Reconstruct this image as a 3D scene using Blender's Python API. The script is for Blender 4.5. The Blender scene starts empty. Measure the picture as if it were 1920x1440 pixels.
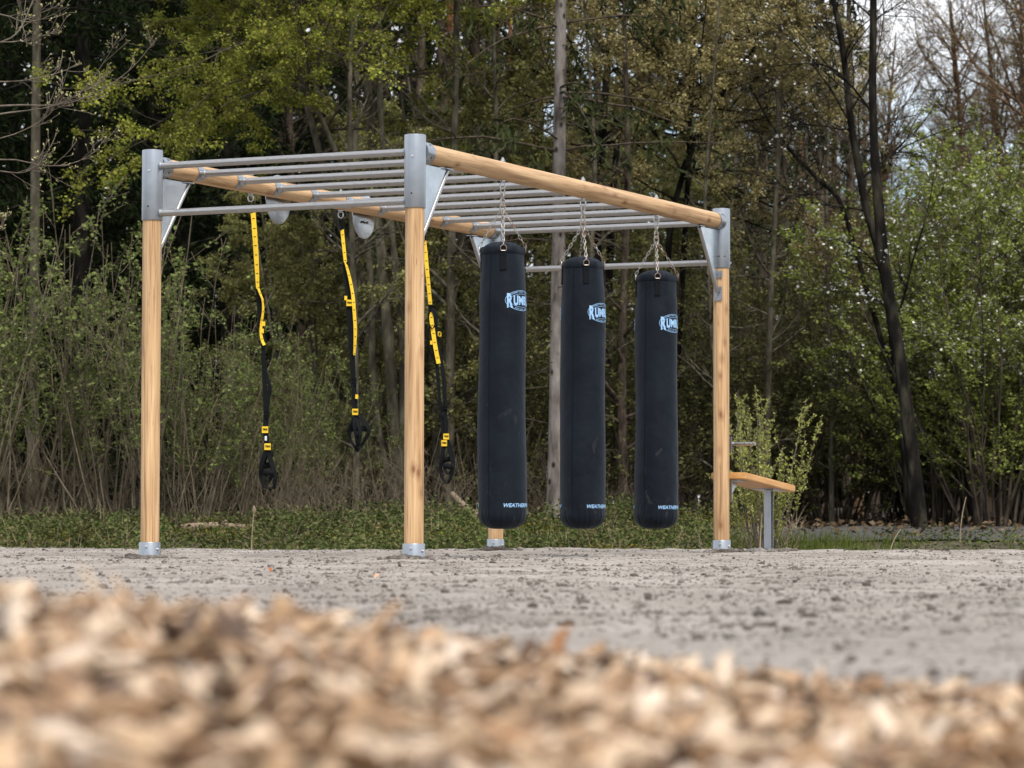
import bpy, bmesh, math, random
import numpy as np
from math import radians as R, sin, cos, pi
from mathutils import Vector, Matrix

SC = bpy.context.scene
COL = SC.collection

# ------------------------------------------------------------------ camera
F_PX, PITCH, ROLL, CAM_H = 5861.3, 0.0443, -0.0021, 0.229
cam_d = bpy.data.cameras.new('camera')
cam = bpy.data.objects.new('camera', cam_d)
COL.objects.link(cam)
cam_d.sensor_width = 36.0
cam_d.lens = F_PX / 1920 * 36.0
cam_d.clip_start = 0.05
cam_d.clip_end = 2000
cam_d.dof.use_dof = True
cam_d.dof.focus_distance = 20.6
cam_d.dof.aperture_fstop = 5.6
_fw = Vector((0, cos(PITCH), sin(PITCH)))
_up0 = Vector((0, -sin(PITCH), cos(PITCH)))
_rt = Vector((1, 0, 0)) * cos(ROLL) - _up0 * sin(ROLL)
_up = Vector((1, 0, 0)) * sin(ROLL) + _up0 * cos(ROLL)
_m = Matrix.Identity(4)
for _i in range(3):
    _m[_i][0], _m[_i][1], _m[_i][2] = _rt[_i], _up[_i], -_fw[_i]
_m[2][3] = CAM_H
cam.matrix_world = _m
SC.camera = cam

# ------------------------------------------------------------------ sky, sun, exposure
SUN_EL, SUN_AZ = R(56), R(162)          # azimuth clockwise from +Y
world = bpy.data.worlds.new('World')
SC.world = world
world.use_nodes = True
wn, wl = world.node_tree.nodes, world.node_tree.links
wn.clear()
w_out = wn.new('ShaderNodeOutputWorld')
w_bg = wn.new('ShaderNodeBackground')
w_bg.inputs['Strength'].default_value = 0.10
w_sky = wn.new('ShaderNodeTexSky')
w_sky.sky_type = 'NISHITA'
w_sky.sun_disc = False
w_sky.sun_elevation = SUN_EL
w_sky.sun_rotation = SUN_AZ
w_tc = wn.new('ShaderNodeTexCoord')
w_map = wn.new('ShaderNodeMapping')
w_map.inputs['Scale'].default_value = (1.6, 1.6, 4.0)
w_map.inputs['Location'].default_value = (4.78, 2.7, 1.23)
w_noi = wn.new('ShaderNodeTexNoise')
w_noi.inputs['Scale'].default_value = 2.2
w_noi.inputs['Detail'].default_value = 6
w_ramp = wn.new('ShaderNodeValToRGB')
w_ramp.color_ramp.elements[0].position = 0.36
w_ramp.color_ramp.elements[1].position = 0.52
w_mix = wn.new('ShaderNodeMixRGB')
w_mix.inputs['Color2'].default_value = (8.0, 8.2, 8.6, 1)
wl.new(w_tc.outputs['Generated'], w_map.inputs['Vector'])
wl.new(w_map.outputs['Vector'], w_noi.inputs['Vector'])
wl.new(w_noi.outputs['Fac'], w_ramp.inputs['Fac'])
wl.new(w_ramp.outputs['Color'], w_mix.inputs['Fac'])
wl.new(w_sky.outputs['Color'], w_mix.inputs['Color1'])
wl.new(w_mix.outputs['Color'], w_bg.inputs['Color'])
wl.new(w_bg.outputs['Background'], w_out.inputs['Surface'])

sun_d = bpy.data.lights.new('sun', 'SUN')
sun_d.energy = 2.3
sun_d.angle = R(16)
sun_d.color = (1.0, 0.95, 0.87)
sun = bpy.data.objects.new('sun', sun_d)
COL.objects.link(sun)
_sd = Vector((sin(SUN_AZ) * cos(SUN_EL), cos(SUN_AZ) * cos(SUN_EL), sin(SUN_EL)))
sun.rotation_euler = (-_sd).to_track_quat('-Z', 'Y').to_euler()
sun.location = (0, 0, 40)

SC.view_settings.view_transform = 'Standard'
SC.view_settings.look = 'None'
SC.view_settings.gamma = 1
SC.view_settings.exposure = 0.82
SC.cycles.max_bounces = 6
SC.cycles.diffuse_bounces = 3
SC.cycles.glossy_bounces = 3
SC.cycles.transmission_bounces = 3
SC.cycles.use_denoising = True
SC.cycles.caustics_reflective = False
SC.cycles.caustics_refractive = False

# ------------------------------------------------------------------ helpers
def px(x, d):
    """lateral metres at depth d that the photograph shows at column x"""
    return (x - 960) / F_PX * d

def pz(y, d):
    return CAM_H + (980 - y) / F_PX * d

def smoothstep(a, b, x):
    t = np.clip((x - a) / (b - a), 0, 1)
    return t * t * (3 - 2 * t)

def vnoise(x, y, seed=0):
    """cheap smooth 2-D value noise, -1..1"""
    x = np.asarray(x, float); y = np.asarray(y, float)
    xi = np.floor(x).astype(np.int64); yi = np.floor(y).astype(np.int64)
    fx = x - xi; fy = y - yi
    fx = fx * fx * (3 - 2 * fx); fy = fy * fy * (3 - 2 * fy)
    def h(a, b):
        n = (a * 374761393 + b * 668265263 + seed * 1442695041) & 0xffffffff
        n = ((n ^ (n >> 13)) * 1274126177) & 0xffffffff
        return ((n ^ (n >> 16)) & 0xffff) / 32767.5 - 1
    return (h(xi, yi) * (1 - fx) + h(xi + 1, yi) * fx) * (1 - fy) + (h(xi, yi + 1) * (1 - fx) + h(xi + 1, yi + 1) * fx) * fy

def fbm(x, y, seed=0, oct=4):
    s = 0; a = 1; t = 0
    for k in range(oct):
        s = s + a * vnoise(x * 2 ** k, y * 2 ** k, seed + k * 17); t += a; a *= 0.5
    return s / t

def link(o, parent=None):
    COL.objects.link(o)
    if parent is not None:
        o.parent = parent
    return o

def tag(o, label=None, cat=None, group=None, kind=None):
    if label: o['label'] = label
    if cat: o['category'] = cat
    if group: o['group'] = group
    if kind: o['kind'] = kind
    return o

def empty(name, loc=(0, 0, 0), rz=0.0, parent=None):
    o = bpy.data.objects.new(name, None)
    o.empty_display_size = 0.2
    o.location = loc
    o.rotation_euler = (0, 0, rz)
    return link(o, parent)

def quad_mesh(name, V, Fa, smooth=False):
    """fast mesh from arrays; Fa is (n,k)"""
    me = bpy.data.meshes.new(name)
    V = np.ascontiguousarray(V, np.float32); Fa = np.ascontiguousarray(Fa, np.int32)
    n, k = Fa.shape
    me.vertices.add(len(V)); me.vertices.foreach_set('co', V.ravel())
    me.loops.add(n * k); me.loops.foreach_set('vertex_index', Fa.ravel())
    me.polygons.add(n)
    me.polygons.foreach_set('loop_start', np.arange(0, n * k, k, dtype=np.int32))
    me.polygons.foreach_set('loop_total', np.full(n, k, np.int32))
    me.update(calc_edges=True)
    if smooth:
        me.polygons.foreach_set('use_smooth', np.ones(n, bool))
    me.validate()
    return me

def mesh_ob(name, me, mat, parent=None, loc=None):
    if mat is not None:
        me.materials.append(mat)
    o = bpy.data.objects.new(name, me)
    if loc is not None: o.location = loc
    return link(o, parent)

class G:
    """collects shapes for ONE mesh"""
    def __init__(s):
        s.v = []; s.f = []
    def add(s, vs, fs):
        b = len(s.v)
        s.v.extend([tuple(v) for v in vs]); s.f.extend([tuple(i + b for i in f) for f in fs])
        return s
    def lathe(s, prof, n=32, M=None, caps=True):
        vs = []; fs = []
        for r, z in prof:
            for k in range(n):
                a = 2 * pi * k / n
                vs.append((r * cos(a), r * sin(a), z))
        for i in range(len(prof) - 1):
            for k in range(n):
                k2 = (k + 1) % n
                fs.append((i * n + k, i * n + k2, (i + 1) * n + k2, (i + 1) * n + k))
        if caps:
            fs.append(tuple(range(n - 1, -1, -1)))
            fs.append(tuple((len(prof) - 1) * n + k for k in range(n)))
        if M is not None: vs = [M @ Vector(v) for v in vs]
        return s.add(vs, fs)
    def cyl(s, p0, p1, r, n=20, ch=0.0):
        p0 = Vector(p0); p1 = Vector(p1); d = p1 - p0; L = d.length
        M = Matrix.Translation(p0) @ d.to_track_quat('Z', 'Y').to_matrix().to_4x4()
        prof = [(r - ch, 0), (r, ch), (r, L - ch), (r - ch, L)] if ch else [(r, 0), (r, L)]
        return s.lathe(prof, n, M)
    def box(s, c, size, M=None):
        x, y, z = size[0] / 2, size[1] / 2, size[2] / 2
        vs = [Vector((sx * x, sy * y, sz * z)) for sz in (-1, 1) for sy in (-1, 1) for sx in (-1, 1)]
        if M is not None: vs = [M @ v for v in vs]
        vs = [v + Vector(c) for v in vs]
        return s.add(vs, [(0, 2, 3, 1), (4, 5, 7, 6), (0, 1, 5, 4), (1, 3, 7, 5), (3, 2, 6, 7), (2, 0, 4, 6)])
    def prism(s, poly, t, M=None):
        """polygon (x,y) extruded from z=-t/2 to t/2"""
        n = len(poly)
        vs = [Vector((a, b, -t / 2)) for a, b in poly] + [Vector((a, b, t / 2)) for a, b in poly]
        if M is not None: vs = [M @ v for v in vs]
        fs = [tuple(range(n - 1, -1, -1)), tuple(range(n, 2 * n))]
        fs += [(k, (k + 1) % n, n + (k + 1) % n, n + k) for k in range(n)]
        return s.add(vs, fs)
    def tube(s, pts, rad, n=8, closed=False):
        pts = [Vector(p) for p in pts]; m = len(pts)
        if not hasattr(rad, '__len__'): rad = [rad] * m
        T = []
        for i in range(m):
            a = pts[(i - 1) % m] if (closed or i > 0) else pts[i]
            b = pts[(i + 1) % m] if (closed or i < m - 1) else pts[i]
            T.append((b - a).normalized())
        u = T[0].orthogonal().normalized(); vs = []
        for i in range(m):
            u = (u - T[i] * u.dot(T[i])).normalized(); w = T[i].cross(u)
            for k in range(n):
                a = 2 * pi * k / n
                vs.append(pts[i] + (u * cos(a) + w * sin(a)) * rad[i])
        fs = []
        for i in range(m if closed else m - 1):
            j = (i + 1) % m
            for k in range(n):
                k2 = (k + 1) % n
                fs.append((i * n + k, i * n + k2, j * n + k2, j * n + k))
        if not closed:
            fs.append(tuple(range(n - 1, -1, -1))); fs.append(tuple((m - 1) * n + k for k in range(n)))
        return s.add(vs, fs)
    def link_ring(s, c, ax, nrm, L, W, r, n=14, k=6):
        """chain link: stadium ring, long axis ax, lying in plane normal nrm"""
        c = Vector(c); ax = Vector(ax).normalized(); nrm = Vector(nrm)
        sd = nrm.cross(ax).normalized(); h = (L - W) / 2; pts = []
        for i in range(n):
            a = 2 * pi * i / n
            pts.append(c + sd * (W / 2 * cos(a)) + ax * (W / 2 * sin(a) + (h if sin(a) >= 0 else -h)))
        return s.tube(pts, r, k, True)
    def ribbon(s, pts, widths, side, t=0.003):
        """flat strap: pts, width per point, side vector per point"""
        m = len(pts); vs = []; fs = []
        pts = [Vector(p) for p in pts]
        for i in range(m):
            T = (pts[min(i + 1, m - 1)] - pts[max(i - 1, 0)]).normalized()
            sv = Vector(side[i]); sv = (sv - T * sv.dot(T)).normalized(); nv = T.cross(sv)
            w = widths[i] / 2
            for a, b in ((-w, -t / 2), (w, -t / 2), (w, t / 2), (-w, t / 2)):
                vs.append(pts[i] + sv * a + nv * b)
        for i in range(m - 1):
            for k in range(4):
                k2 = (k + 1) % 4
                fs.append((i * 4 + k, i * 4 + k2, (i + 1) * 4 + k2, (i + 1) * 4 + k))
        fs.append((3, 2, 1, 0)); fs.append(tuple((m - 1) * 4 + k for k in range(4)))
        return s.add(vs, fs)
    def build(s, name, mat, parent=None, sharp=35, M=None):
        me = bpy.data.meshes.new(name)
        me.from_pydata(s.v, [], s.f)
        me.update()
        me.polygons.foreach_set('use_smooth', np.ones(len(me.polygons), bool))
        me.set_sharp_from_angle(angle=R(sharp))
        o = mesh_ob(name, me, mat, parent)
        if M is not None: o.matrix_local = M
        return o

# ------------------------------------------------------------------ materials
def new_mat(name):
    m = bpy.data.materials.new(name)
    m.use_nodes = True
    n, l = m.node_tree.nodes, m.node_tree.links
    b = n['Principled BSDF']
    return m, n, l, b

def N(n, t, **kw):
    o = n.new(t)
    for k, v in kw.items():
        if k in o.inputs: o.inputs[k].default_value = v
        else: setattr(o, k, v)
    return o

def ramp(n, stops):
    r = n.new('ShaderNodeValToRGB'); e = r.color_ramp.elements
    while len(e) < len(stops): e.new(0.5)
    for i, (p, c) in enumerate(stops):
        e[i].position = p; e[i].color = (*c, 1)
    return r

def mat_noise(name, stops, scale, rough=0.7, stretch=(1, 1, 1), metal=0.0, bump=0.0, bscale=None, detail=6, dist=0.01):
    m, n, l, b = new_mat(name)
    tc = N(n, 'ShaderNodeTexCoord'); mp = N(n, 'ShaderNodeMapping'); mp.inputs['Scale'].default_value = stretch
    no = N(n, 'ShaderNodeTexNoise', Scale=scale, Detail=detail)
    rp = ramp(n, stops)
    l.new(tc.outputs['Object'], mp.inputs['Vector']); l.new(mp.outputs['Vector'], no.inputs['Vector'])
    l.new(no.outputs['Fac'], rp.inputs['Fac']); l.new(rp.outputs['Color'], b.inputs['Base Color'])
    b.inputs['Roughness'].default_value = rough; b.inputs['Metallic'].default_value = metal
    if bump:
        n2 = N(n, 'ShaderNodeTexNoise', Scale=bscale or scale * 3, Detail=6)
        l.new(mp.outputs['Vector'], n2.inputs['Vector'])
        bp = N(n, 'ShaderNodeBump', Strength=bump, Distance=dist)
        l.new(n2.outputs['Fac'], bp.inputs['Height']); l.new(bp.outputs['Normal'], b.inputs['Normal'])
    return m

def mat_wood():
    """peeled larch: grain along local Z, knots, drying cracks"""
    m, n, l, b = new_mat('larch_wood')
    tc = N(n, 'ShaderNodeTexCoord'); oi = N(n, 'ShaderNodeObjectInfo')
    off = N(n, 'ShaderNodeVectorMath', operation='MULTIPLY_ADD')
    cmb = N(n, 'ShaderNodeCombineXYZ')
    l.new(oi.outputs['Random'], cmb.inputs['X']); l.new(oi.outputs['Random'], cmb.inputs['Y']); l.new(oi.outputs['Random'], cmb.inputs['Z'])
    off.inputs[1].default_value = (7, 5, 23)
    l.new(cmb.outputs[0], off.inputs[0]); l.new(tc.outputs['Object'], off.inputs[2])
    # grain
    mp = N(n, 'ShaderNodeMapping'); mp.inputs['Scale'].default_value = (34, 34, 1.3)
    l.new(off.outputs[0], mp.inputs['Vector'])
    g = N(n, 'ShaderNodeTexNoise', Scale=1.0, Detail=5, Distortion=0.7)
    l.new(mp.outputs['Vector'], g.inputs['Vector'])
    rp = ramp(n, [(0.30, (0.27, 0.15, 0.065)), (0.42, (0.45, 0.285, 0.145)), (0.58, (0.55, 0.37, 0.205)), (0.75, (0.63, 0.45, 0.27))])
    l.new(g.outputs['Fac'], rp.inputs['Fac'])
    # broad tone
    mp2 = N(n, 'ShaderNodeMapping'); mp2.inputs['Scale'].default_value = (9, 9, 0.9)
    l.new(off.outputs[0], mp2.inputs['Vector'])
    g2 = N(n, 'ShaderNodeTexNoise', Scale=1.0, Detail=3)
    l.new(mp2.outputs['Vector'], g2.inputs['Vector'])
    rp2 = ramp(n, [(0.28, (0.70, 0.64, 0.57)), (0.45, (0.95, 0.92, 0.88)), (0.65, (1.08, 1.05, 1.0))])
    l.new(g2.outputs['Fac'], rp2.inputs['Fac'])
    mul = N(n, 'ShaderNodeMixRGB', blend_type='MULTIPLY', Fac=1.0)
    l.new(rp.outputs['Color'], mul.inputs['Color1']); l.new(rp2.outputs['Color'], mul.inputs['Color2'])
    mpf = N(n, 'ShaderNodeMapping'); mpf.inputs['Scale'].default_value = (85, 85, 2.2)
    l.new(off.outputs[0], mpf.inputs['Vector'])
    gf = N(n, 'ShaderNodeTexNoise', Scale=1.0, Detail=4, Distortion=0.4)
    l.new(mpf.outputs['Vector'], gf.inputs['Vector'])
    rpf = ramp(n, [(0.33, (0.66, 0.60, 0.54)), (0.46, (0.97, 0.96, 0.95)), (0.7, (1.05, 1.05, 1.05))])
    l.new(gf.outputs['Fac'], rpf.inputs['Fac'])
    mul0 = mul
    mul = N(n, 'ShaderNodeMixRGB', blend_type='MULTIPLY', Fac=1.0)
    l.new(mul0.outputs['Color'], mul.inputs['Color1']); l.new(rpf.outputs['Color'], mul.inputs['Color2'])
    # knots
    mp3 = N(n, 'ShaderNodeMapping'); mp3.inputs['Scale'].default_value = (8.5, 8.5, 4.2)
    l.new(off.outputs[0], mp3.inputs['Vector'])
    vo = N(n, 'ShaderNodeTexVoronoi', Scale=1.0, Randomness=1.0)
    l.new(mp3.outputs['Vector'], vo.inputs['Vector'])
    rk = ramp(n, [(0.06, (0.95, 0.95, 0.95)), (0.12, (0.45, 0.45, 0.45)), (0.27, (0, 0, 0))])
    l.new(vo.outputs['Distance'], rk.inputs['Fac'])
    kn = N(n, 'ShaderNodeMixRGB', blend_type='MIX')
    l.new(rk.outputs['Color'], kn.inputs['Fac']); l.new(mul.outputs['Color'], kn.inputs['Color1'])
    kn.inputs['Color2'].default_value = (0.20, 0.085, 0.03, 1)
    # cracks
    mp4 = N(n, 'ShaderNodeMapping'); mp4.inputs['Scale'].default_value = (30, 30, 1.1)
    l.new(off.outputs[0], mp4.inputs['Vector'])
    cr = N(n, 'ShaderNodeTexNoise', Scale=1.0, Detail=2, Distortion=0.3)
    l.new(mp4.outputs['Vector'], cr.inputs['Vector'])
    rc = ramp(n, [(0.488, (0, 0, 0)), (0.5, (1, 1, 1)), (0.512, (0, 0, 0))])
    l.new(cr.outputs['Fac'], rc.inputs['Fac'])
    mp5 = N(n, 'ShaderNodeTexNoise', Scale=3.0, Detail=1)
    l.new(off.outputs[0], mp5.inputs['Vector'])
    rm = ramp(n, [(0.44, (0, 0, 0)), (0.56, (0.8, 0.8, 0.8))])
    l.new(mp5.outputs['Fac'], rm.inputs['Fac'])
    cm = N(n, 'ShaderNodeMixRGB', blend_type='MULTIPLY', Fac=1.0)
    l.new(rc.outputs['Color'], cm.inputs['Color1']); l.new(rm.outputs['Color'], cm.inputs['Color2'])
    fin = N(n, 'ShaderNodeMixRGB')
    l.new(cm.outputs['Color'], fin.inputs['Fac']); l.new(kn.outputs['Color'], fin.inputs['Color1'])
    fin.inputs['Color2'].default_value = (0.20, 0.10, 0.045, 1)
    l.new(fin.outputs['Color'], b.inputs['Base Color'])
    b.inputs['Roughness'].default_value = 0.6
    bp = N(n, 'ShaderNodeBump', Strength=0.25, Distance=0.004)
    l.new(g.outputs['Fac'], bp.inputs['Height']); l.new(bp.outputs['Normal'], b.inputs['Normal'])
    return m

def mat_leaf(name, cols, trans=0.35, rough=0.6):
    """leaf colours vary from leaf to leaf"""
    m, n, l, b = new_mat(name)
    n.remove(b)
    ge = N(n, 'ShaderNodeNewGeometry'); oi = N(n, 'ShaderNodeObjectInfo')
    rp = ramp(n, [(i / (len(cols) - 1), c) for i, c in enumerate(cols)])
    l.new(ge.outputs['Random Per Island'], rp.inputs['Fac'])
    tc = N(n, 'ShaderNodeTexCoord'); no = N(n, 'ShaderNodeTexNoise', Scale=0.9, Detail=3)
    l.new(tc.outputs['Object'], no.inputs['Vector'])
    r2 = ramp(n, [(0.3, (0.62, 0.62, 0.62)), (0.7, (1.25, 1.25, 1.2))])
    l.new(no.outputs['Fac'], r2.inputs['Fac'])
    mu = N(n, 'ShaderNodeMixRGB', blend_type='MULTIPLY', Fac=1.0)
    l.new(rp.outputs['Color'], mu.inputs['Color1']); l.new(r2.outputs['Color'], mu.inputs['Color2'])
    d = N(n, 'ShaderNodeBsdfDiffuse'); t = N(n, 'ShaderNodeBsdfTranslucent')
    l.new(mu.outputs['Color'], d.inputs['Color']); l.new(mu.outputs['Color'], t.inputs['Color'])
    mx = N(n, 'ShaderNodeMixShader'); mx.inputs['Fac'].default_value = trans
    l.new(d.outputs[0], mx.inputs[1]); l.new(t.outputs[0], mx.inputs[2])
    l.new(mx.outputs[0], n['Material Output'].inputs['Surface'])
    return m

def mat_sand():
    m, n, l, b = new_mat('dry_sandy_soil')
    tc = N(n, 'ShaderNodeTexCoord')
    a = N(n, 'ShaderNodeTexNoise', Scale=1.1, Detail=5)
    l.new(tc.outputs['Object'], a.inputs['Vector'])
    ra = ramp(n, [(0.3, (0.235, 0.209, 0.186)), (0.5, (0.315, 0.284, 0.256)), (0.7, (0.385, 0.352, 0.322))])
    l.new(a.outputs['Fac'], ra.inputs['Fac'])
    f = N(n, 'ShaderNodeTexNoise', Scale=38.0, Detail=7, Roughness=0.7)
    l.new(tc.outputs['Object'], f.inputs['Vector'])
    rf = ramp(n, [(0.30, (0.35, 0.32, 0.29)), (0.42, (0.85, 0.84, 0.82)), (0.6, (1.08, 1.08, 1.08))])
    l.new(f.outputs['Fac'], rf.inputs['Fac'])
    mu = N(n, 'ShaderNodeMixRGB', blend_type='MULTIPLY', Fac=1.0)
    l.new(ra.outputs['Color'], mu.inputs['Color1']); l.new(rf.outputs['Color'], mu.inputs['Color2'])
    # damp dark flecks
    f2 = N(n, 'ShaderNodeTexNoise', Scale=9.0, Detail=8, Roughness=0.75)
    l.new(tc.outputs['Object'], f2.inputs['Vector'])
    r2 = ramp(n, [(0.53, (0, 0, 0)), (0.64, (0.8, 0.8, 0.8))])
    l.new(f2.outputs['Fac'], r2.inputs['Fac'])
    mx = N(n, 'ShaderNodeMixRGB'); mx.inputs['Color2'].default_value = (0.13, 0.105, 0.085, 1)
    l.new(r2.outputs['Color'], mx.inputs['Fac']); l.new(mu.outputs['Color'], mx.inputs['Color1'])
    l.new(mx.outputs['Color'], b.inputs['Base Color'])
    b.inputs['Roughness'].default_value = 0.95
    b.inputs['Specular IOR Level'].default_value = 0.15
    bp = N(n, 'ShaderNodeBump', Strength=0.9, Distance=0.016)
    l.new(f.outputs['Fac'], bp.inputs['Height']); l.new(bp.outputs['Normal'], b.inputs['Normal'])
    return m

def mat_bag():
    m, n, l, b = new_mat('black_canvas')
    tc = N(n, 'ShaderNodeTexCoord'); oi = N(n, 'ShaderNodeObjectInfo')
    ad = N(n, 'ShaderNodeVectorMath', operation='ADD')
    cm = N(n, 'ShaderNodeCombineXYZ'); ml = N(n, 'ShaderNodeMath', operation='MULTIPLY'); ml.inputs[1].default_value = 31.0
    l.new(oi.outputs['Random'], ml.inputs[0])
    for k in 'XYZ': l.new(ml.outputs[0], cm.inputs[k])
    l.new(tc.outputs['Object'], ad.inputs[0]); l.new(cm.outputs[0], ad.inputs[1])
    a = N(n, 'ShaderNodeTexNoise', Scale=5.0, Detail=5)
    l.new(ad.outputs[0], a.inputs['Vector'])
    ra = ramp(n, [(0.35, (0.0024, 0.0045, 0.0086)), (0.65, (0.0053, 0.0088, 0.0148))])
    l.new(a.outputs['Fac'], ra.inputs['Fac'])
    # dried mud scuffs, mostly on the lower half
    mp = N(n, 'ShaderNodeMapping'); mp.inputs['Scale'].default_value = (9, 9, 5)
    l.new(ad.outputs[0], mp.inputs['Vector'])
    s = N(n, 'ShaderNodeTexNoise', Scale=1.0, Detail=8, Roughness=0.72, Distortion=1.5)
    l.new(mp.outputs['Vector'], s.inputs['Vector'])
    rs = ramp(n, [(0.59, (0, 0, 0)), (0.72, (0.4, 0.4, 0.4))])
    l.new(s.outputs['Fac'], rs.inputs['Fac'])
    sp = N(n, 'ShaderNodeSeparateXYZ'); l.new(tc.outputs['Object'], sp.inputs[0])
    hz = N(n, 'ShaderNodeMapRange'); hz.inputs['From Min'].default_value = -1.2; hz.inputs['From Max'].default_value = -1.9
    l.new(sp.outputs['Z'], hz.inputs['Value'])
    mm = N(n, 'ShaderNodeMath', operation='MULTIPLY'); l.new(rs.outputs['Color'], mm.inputs[0]); l.new(hz.outputs[0], mm.inputs[1])
    mx = N(n, 'ShaderNodeMixRGB'); mx.inputs['Color2'].default_value = (0.13, 0.122, 0.112, 1)
    l.new(mm.outputs[0], mx.inputs['Fac']); l.new(ra.outputs['Color'], mx.inputs['Color1'])
    l.new(mx.outputs['Color'], b.inputs['Base Color'])
    b.inputs['Roughness'].default_value = 0.62
    b.inputs['Specular IOR Level'].default_value = 0.14
    b.inputs['Sheen Weight'].default_value = 0.05
    b.inputs['Sheen Tint'].default_value = (0.7, 0.82, 1, 1)
    f = N(n, 'ShaderNodeTexNoise', Scale=420.0, Detail=2)
    l.new(tc.outputs['Object'], f.inputs['Vector'])
    f2 = N(n, 'ShaderNodeTexNoise', Scale=11.0, Detail=3)
    l.new(ad.outputs[0], f2.inputs['Vector'])
    b1 = N(n, 'ShaderNodeBump', Strength=0.15, Distance=0.001); l.new(f.outputs['Fac'], b1.inputs['Height'])
    b2 = N(n, 'ShaderNodeBump', Strength=0.35, Distance=0.02); l.new(f2.outputs['Fac'], b2.inputs['Height'])
    l.new(b1.outputs['Normal'], b2.inputs['Normal']); l.new(b2.outputs['Normal'], b.inputs['Normal'])
    return m

def mat_chips():
    m, n, l, b = new_mat('wood_chip')
    ge = N(n, 'ShaderNodeNewGeometry')
    rp = ramp(n, [(0.0, (0.07, 0.04, 0.024)), (0.2, (0.19, 0.105, 0.05)), (0.42, (0.34, 0.21, 0.115)), (0.62, (0.45, 0.31, 0.19)),
                  (0.82, (0.55, 0.42, 0.30)), (0.94, (0.63, 0.52, 0.42)), (1.0, (0.40, 0.21, 0.09))])
    l.new(ge.outputs['Random Per Island'], rp.inputs['Fac'])
    tc = N(n, 'ShaderNodeTexCoord'); no = N(n, 'ShaderNodeTexNoise', Scale=60.0, Detail=4)
    l.new(tc.outputs['Object'], no.inputs['Vector'])
    r2 = ramp(n, [(0.3, (0.7, 0.68, 0.65)), (0.65, (1.1, 1.1, 1.1))])
    l.new(no.outputs['Fac'], r2.inputs['Fac'])
    mu = N(n, 'ShaderNodeMixRGB', blend_type='MULTIPLY', Fac=1.0)
    l.new(rp.outputs['Color'], mu.inputs['Color1']); l.new(r2.outputs['Color'], mu.inputs['Color2'])
    l.new(mu.outputs['Color'], b.inputs['Base Color'])
    b.inputs['Roughness'].default_value = 0.75
    return m

M = {}
M['wood'] = mat_wood()
M['plank'] = mat_noise('oiled_plank', [(0.3, (0.42, 0.20, 0.06)), (0.6, (0.56, 0.30, 0.10)), (0.8, (0.62, 0.37, 0.15))], 1.0, 0.5, (3, 40, 40), bump=0.2, bscale=2)
M['galv'] = mat_noise('galvanised_steel', [(0.3, (0.33, 0.355, 0.385)), (0.7, (0.38, 0.405, 0.435))], 14, 0.36, metal=0.95, bump=0.05, bscale=60)
M['plate'] = mat_noise('galvanised_plate', [(0.35, (0.40, 0.43, 0.465)), (0.65, (0.52, 0.55, 0.58))], 8, 0.22, metal=0.95, bump=0.12, bscale=9, dist=0.01)
M['stainless'] = mat_noise('brushed_steel_tube', [(0.3, (0.31, 0.30, 0.295)), (0.7, (0.42, 0.41, 0.40))], 4, 0.30, (60, 6, 60), metal=0.9, bump=0.04, bscale=9)
M['bolt'] = mat_noise('zinc_bolt', [(0.3, (0.38, 0.38, 0.39)), (0.7, (0.58, 0.58, 0.6))], 40, 0.35, metal=0.9)
M['hole'] = mat_noise('dark_recess', [(0.3, (0.01, 0.01, 0.01)), (0.7, (0.02, 0.02, 0.02))], 40, 0.8)
M['chain'] = mat_noise('rusting_chain', [(0.38, (0.22, 0.095, 0.04)), (0.48, (0.34, 0.31, 0.28)), (0.7, (0.46, 0.445, 0.425))], 9, 0.38, metal=0.8)
M['bag'] = mat_bag()
M['webbing'] = mat_noise('black_webbing', [(0.3, (0.003, 0.0035, 0.005)), (0.7, (0.006, 0.007, 0.009))], 60, 0.75)
M['print'] = mat_noise('pale_blue_print', [(0.3, (0.24, 0.42, 0.66)), (0.7, (0.30, 0.50, 0.76))], 30, 0.6)
M['yellow'] = mat_noise('yellow_webbing', [(0.3, (0.70, 0.44, 0.012)), (0.7, (0.82, 0.54, 0.02))], 30, 0.65)
M['black'] = mat_noise('black_nylon', [(0.3, (0.003, 0.0035, 0.0045)), (0.7, (0.006, 0.007, 0.008))], 50, 0.7)
M['foam'] = mat_noise('black_foam_rubber', [(0.3, (0.004, 0.0045, 0.005)), (0.7, (0.009, 0.0095, 0.011))], 90, 0.85, bump=0.2)
for _k in ('webbing', 'black', 'foam'): M[_k].node_tree.nodes['Principled BSDF'].inputs['Specular IOR Level'].default_value = 0.12
M['white_tag'] = mat_noise('white_tag', [(0.3, (0.6, 0.62, 0.66)), (0.7, (0.7, 0.72, 0.75))], 30, 0.7)
M['sand'] = mat_sand()
M['clod'] = mat_noise('soil_clod', [(0.38, (0.055, 0.044, 0.036)), (0.50, (0.12, 0.101, 0.086)), (0.66, (0.25, 0.232, 0.215))], 3.2, 0.95, detail=8)
M['chips'] = mat_chips()
M['mulch'] = mat_noise('mulch_bed', [(0.3, (0.07, 0.04, 0.022)), (0.6, (0.22, 0.13, 0.07))], 30, 0.9, bump=0.6)
M['floor'] = mat_noise('forest_floor', [(0.3, (0.035, 0.03, 0.02)), (0.5, (0.075, 0.06, 0.04)), (0.7, (0.12, 0.095, 0.065))], 2.5, 0.95, detail=9, bump=0.6, bscale=14, dist=0.03)
M['path'] = mat_noise('grey_gravel_path', [(0.3, (0.032, 0.030, 0.029)), (0.7, (0.07, 0.067, 0.065))], 7, 0.95, detail=9, bump=0.5, bscale=25, dist=0.02)
M['orange_leaf'] = mat_noise('orange_dead_leaf', [(0.3, (0.42, 0.12, 0.02)), (0.7, (0.55, 0.20, 0.04))], 30, 0.6)
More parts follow.
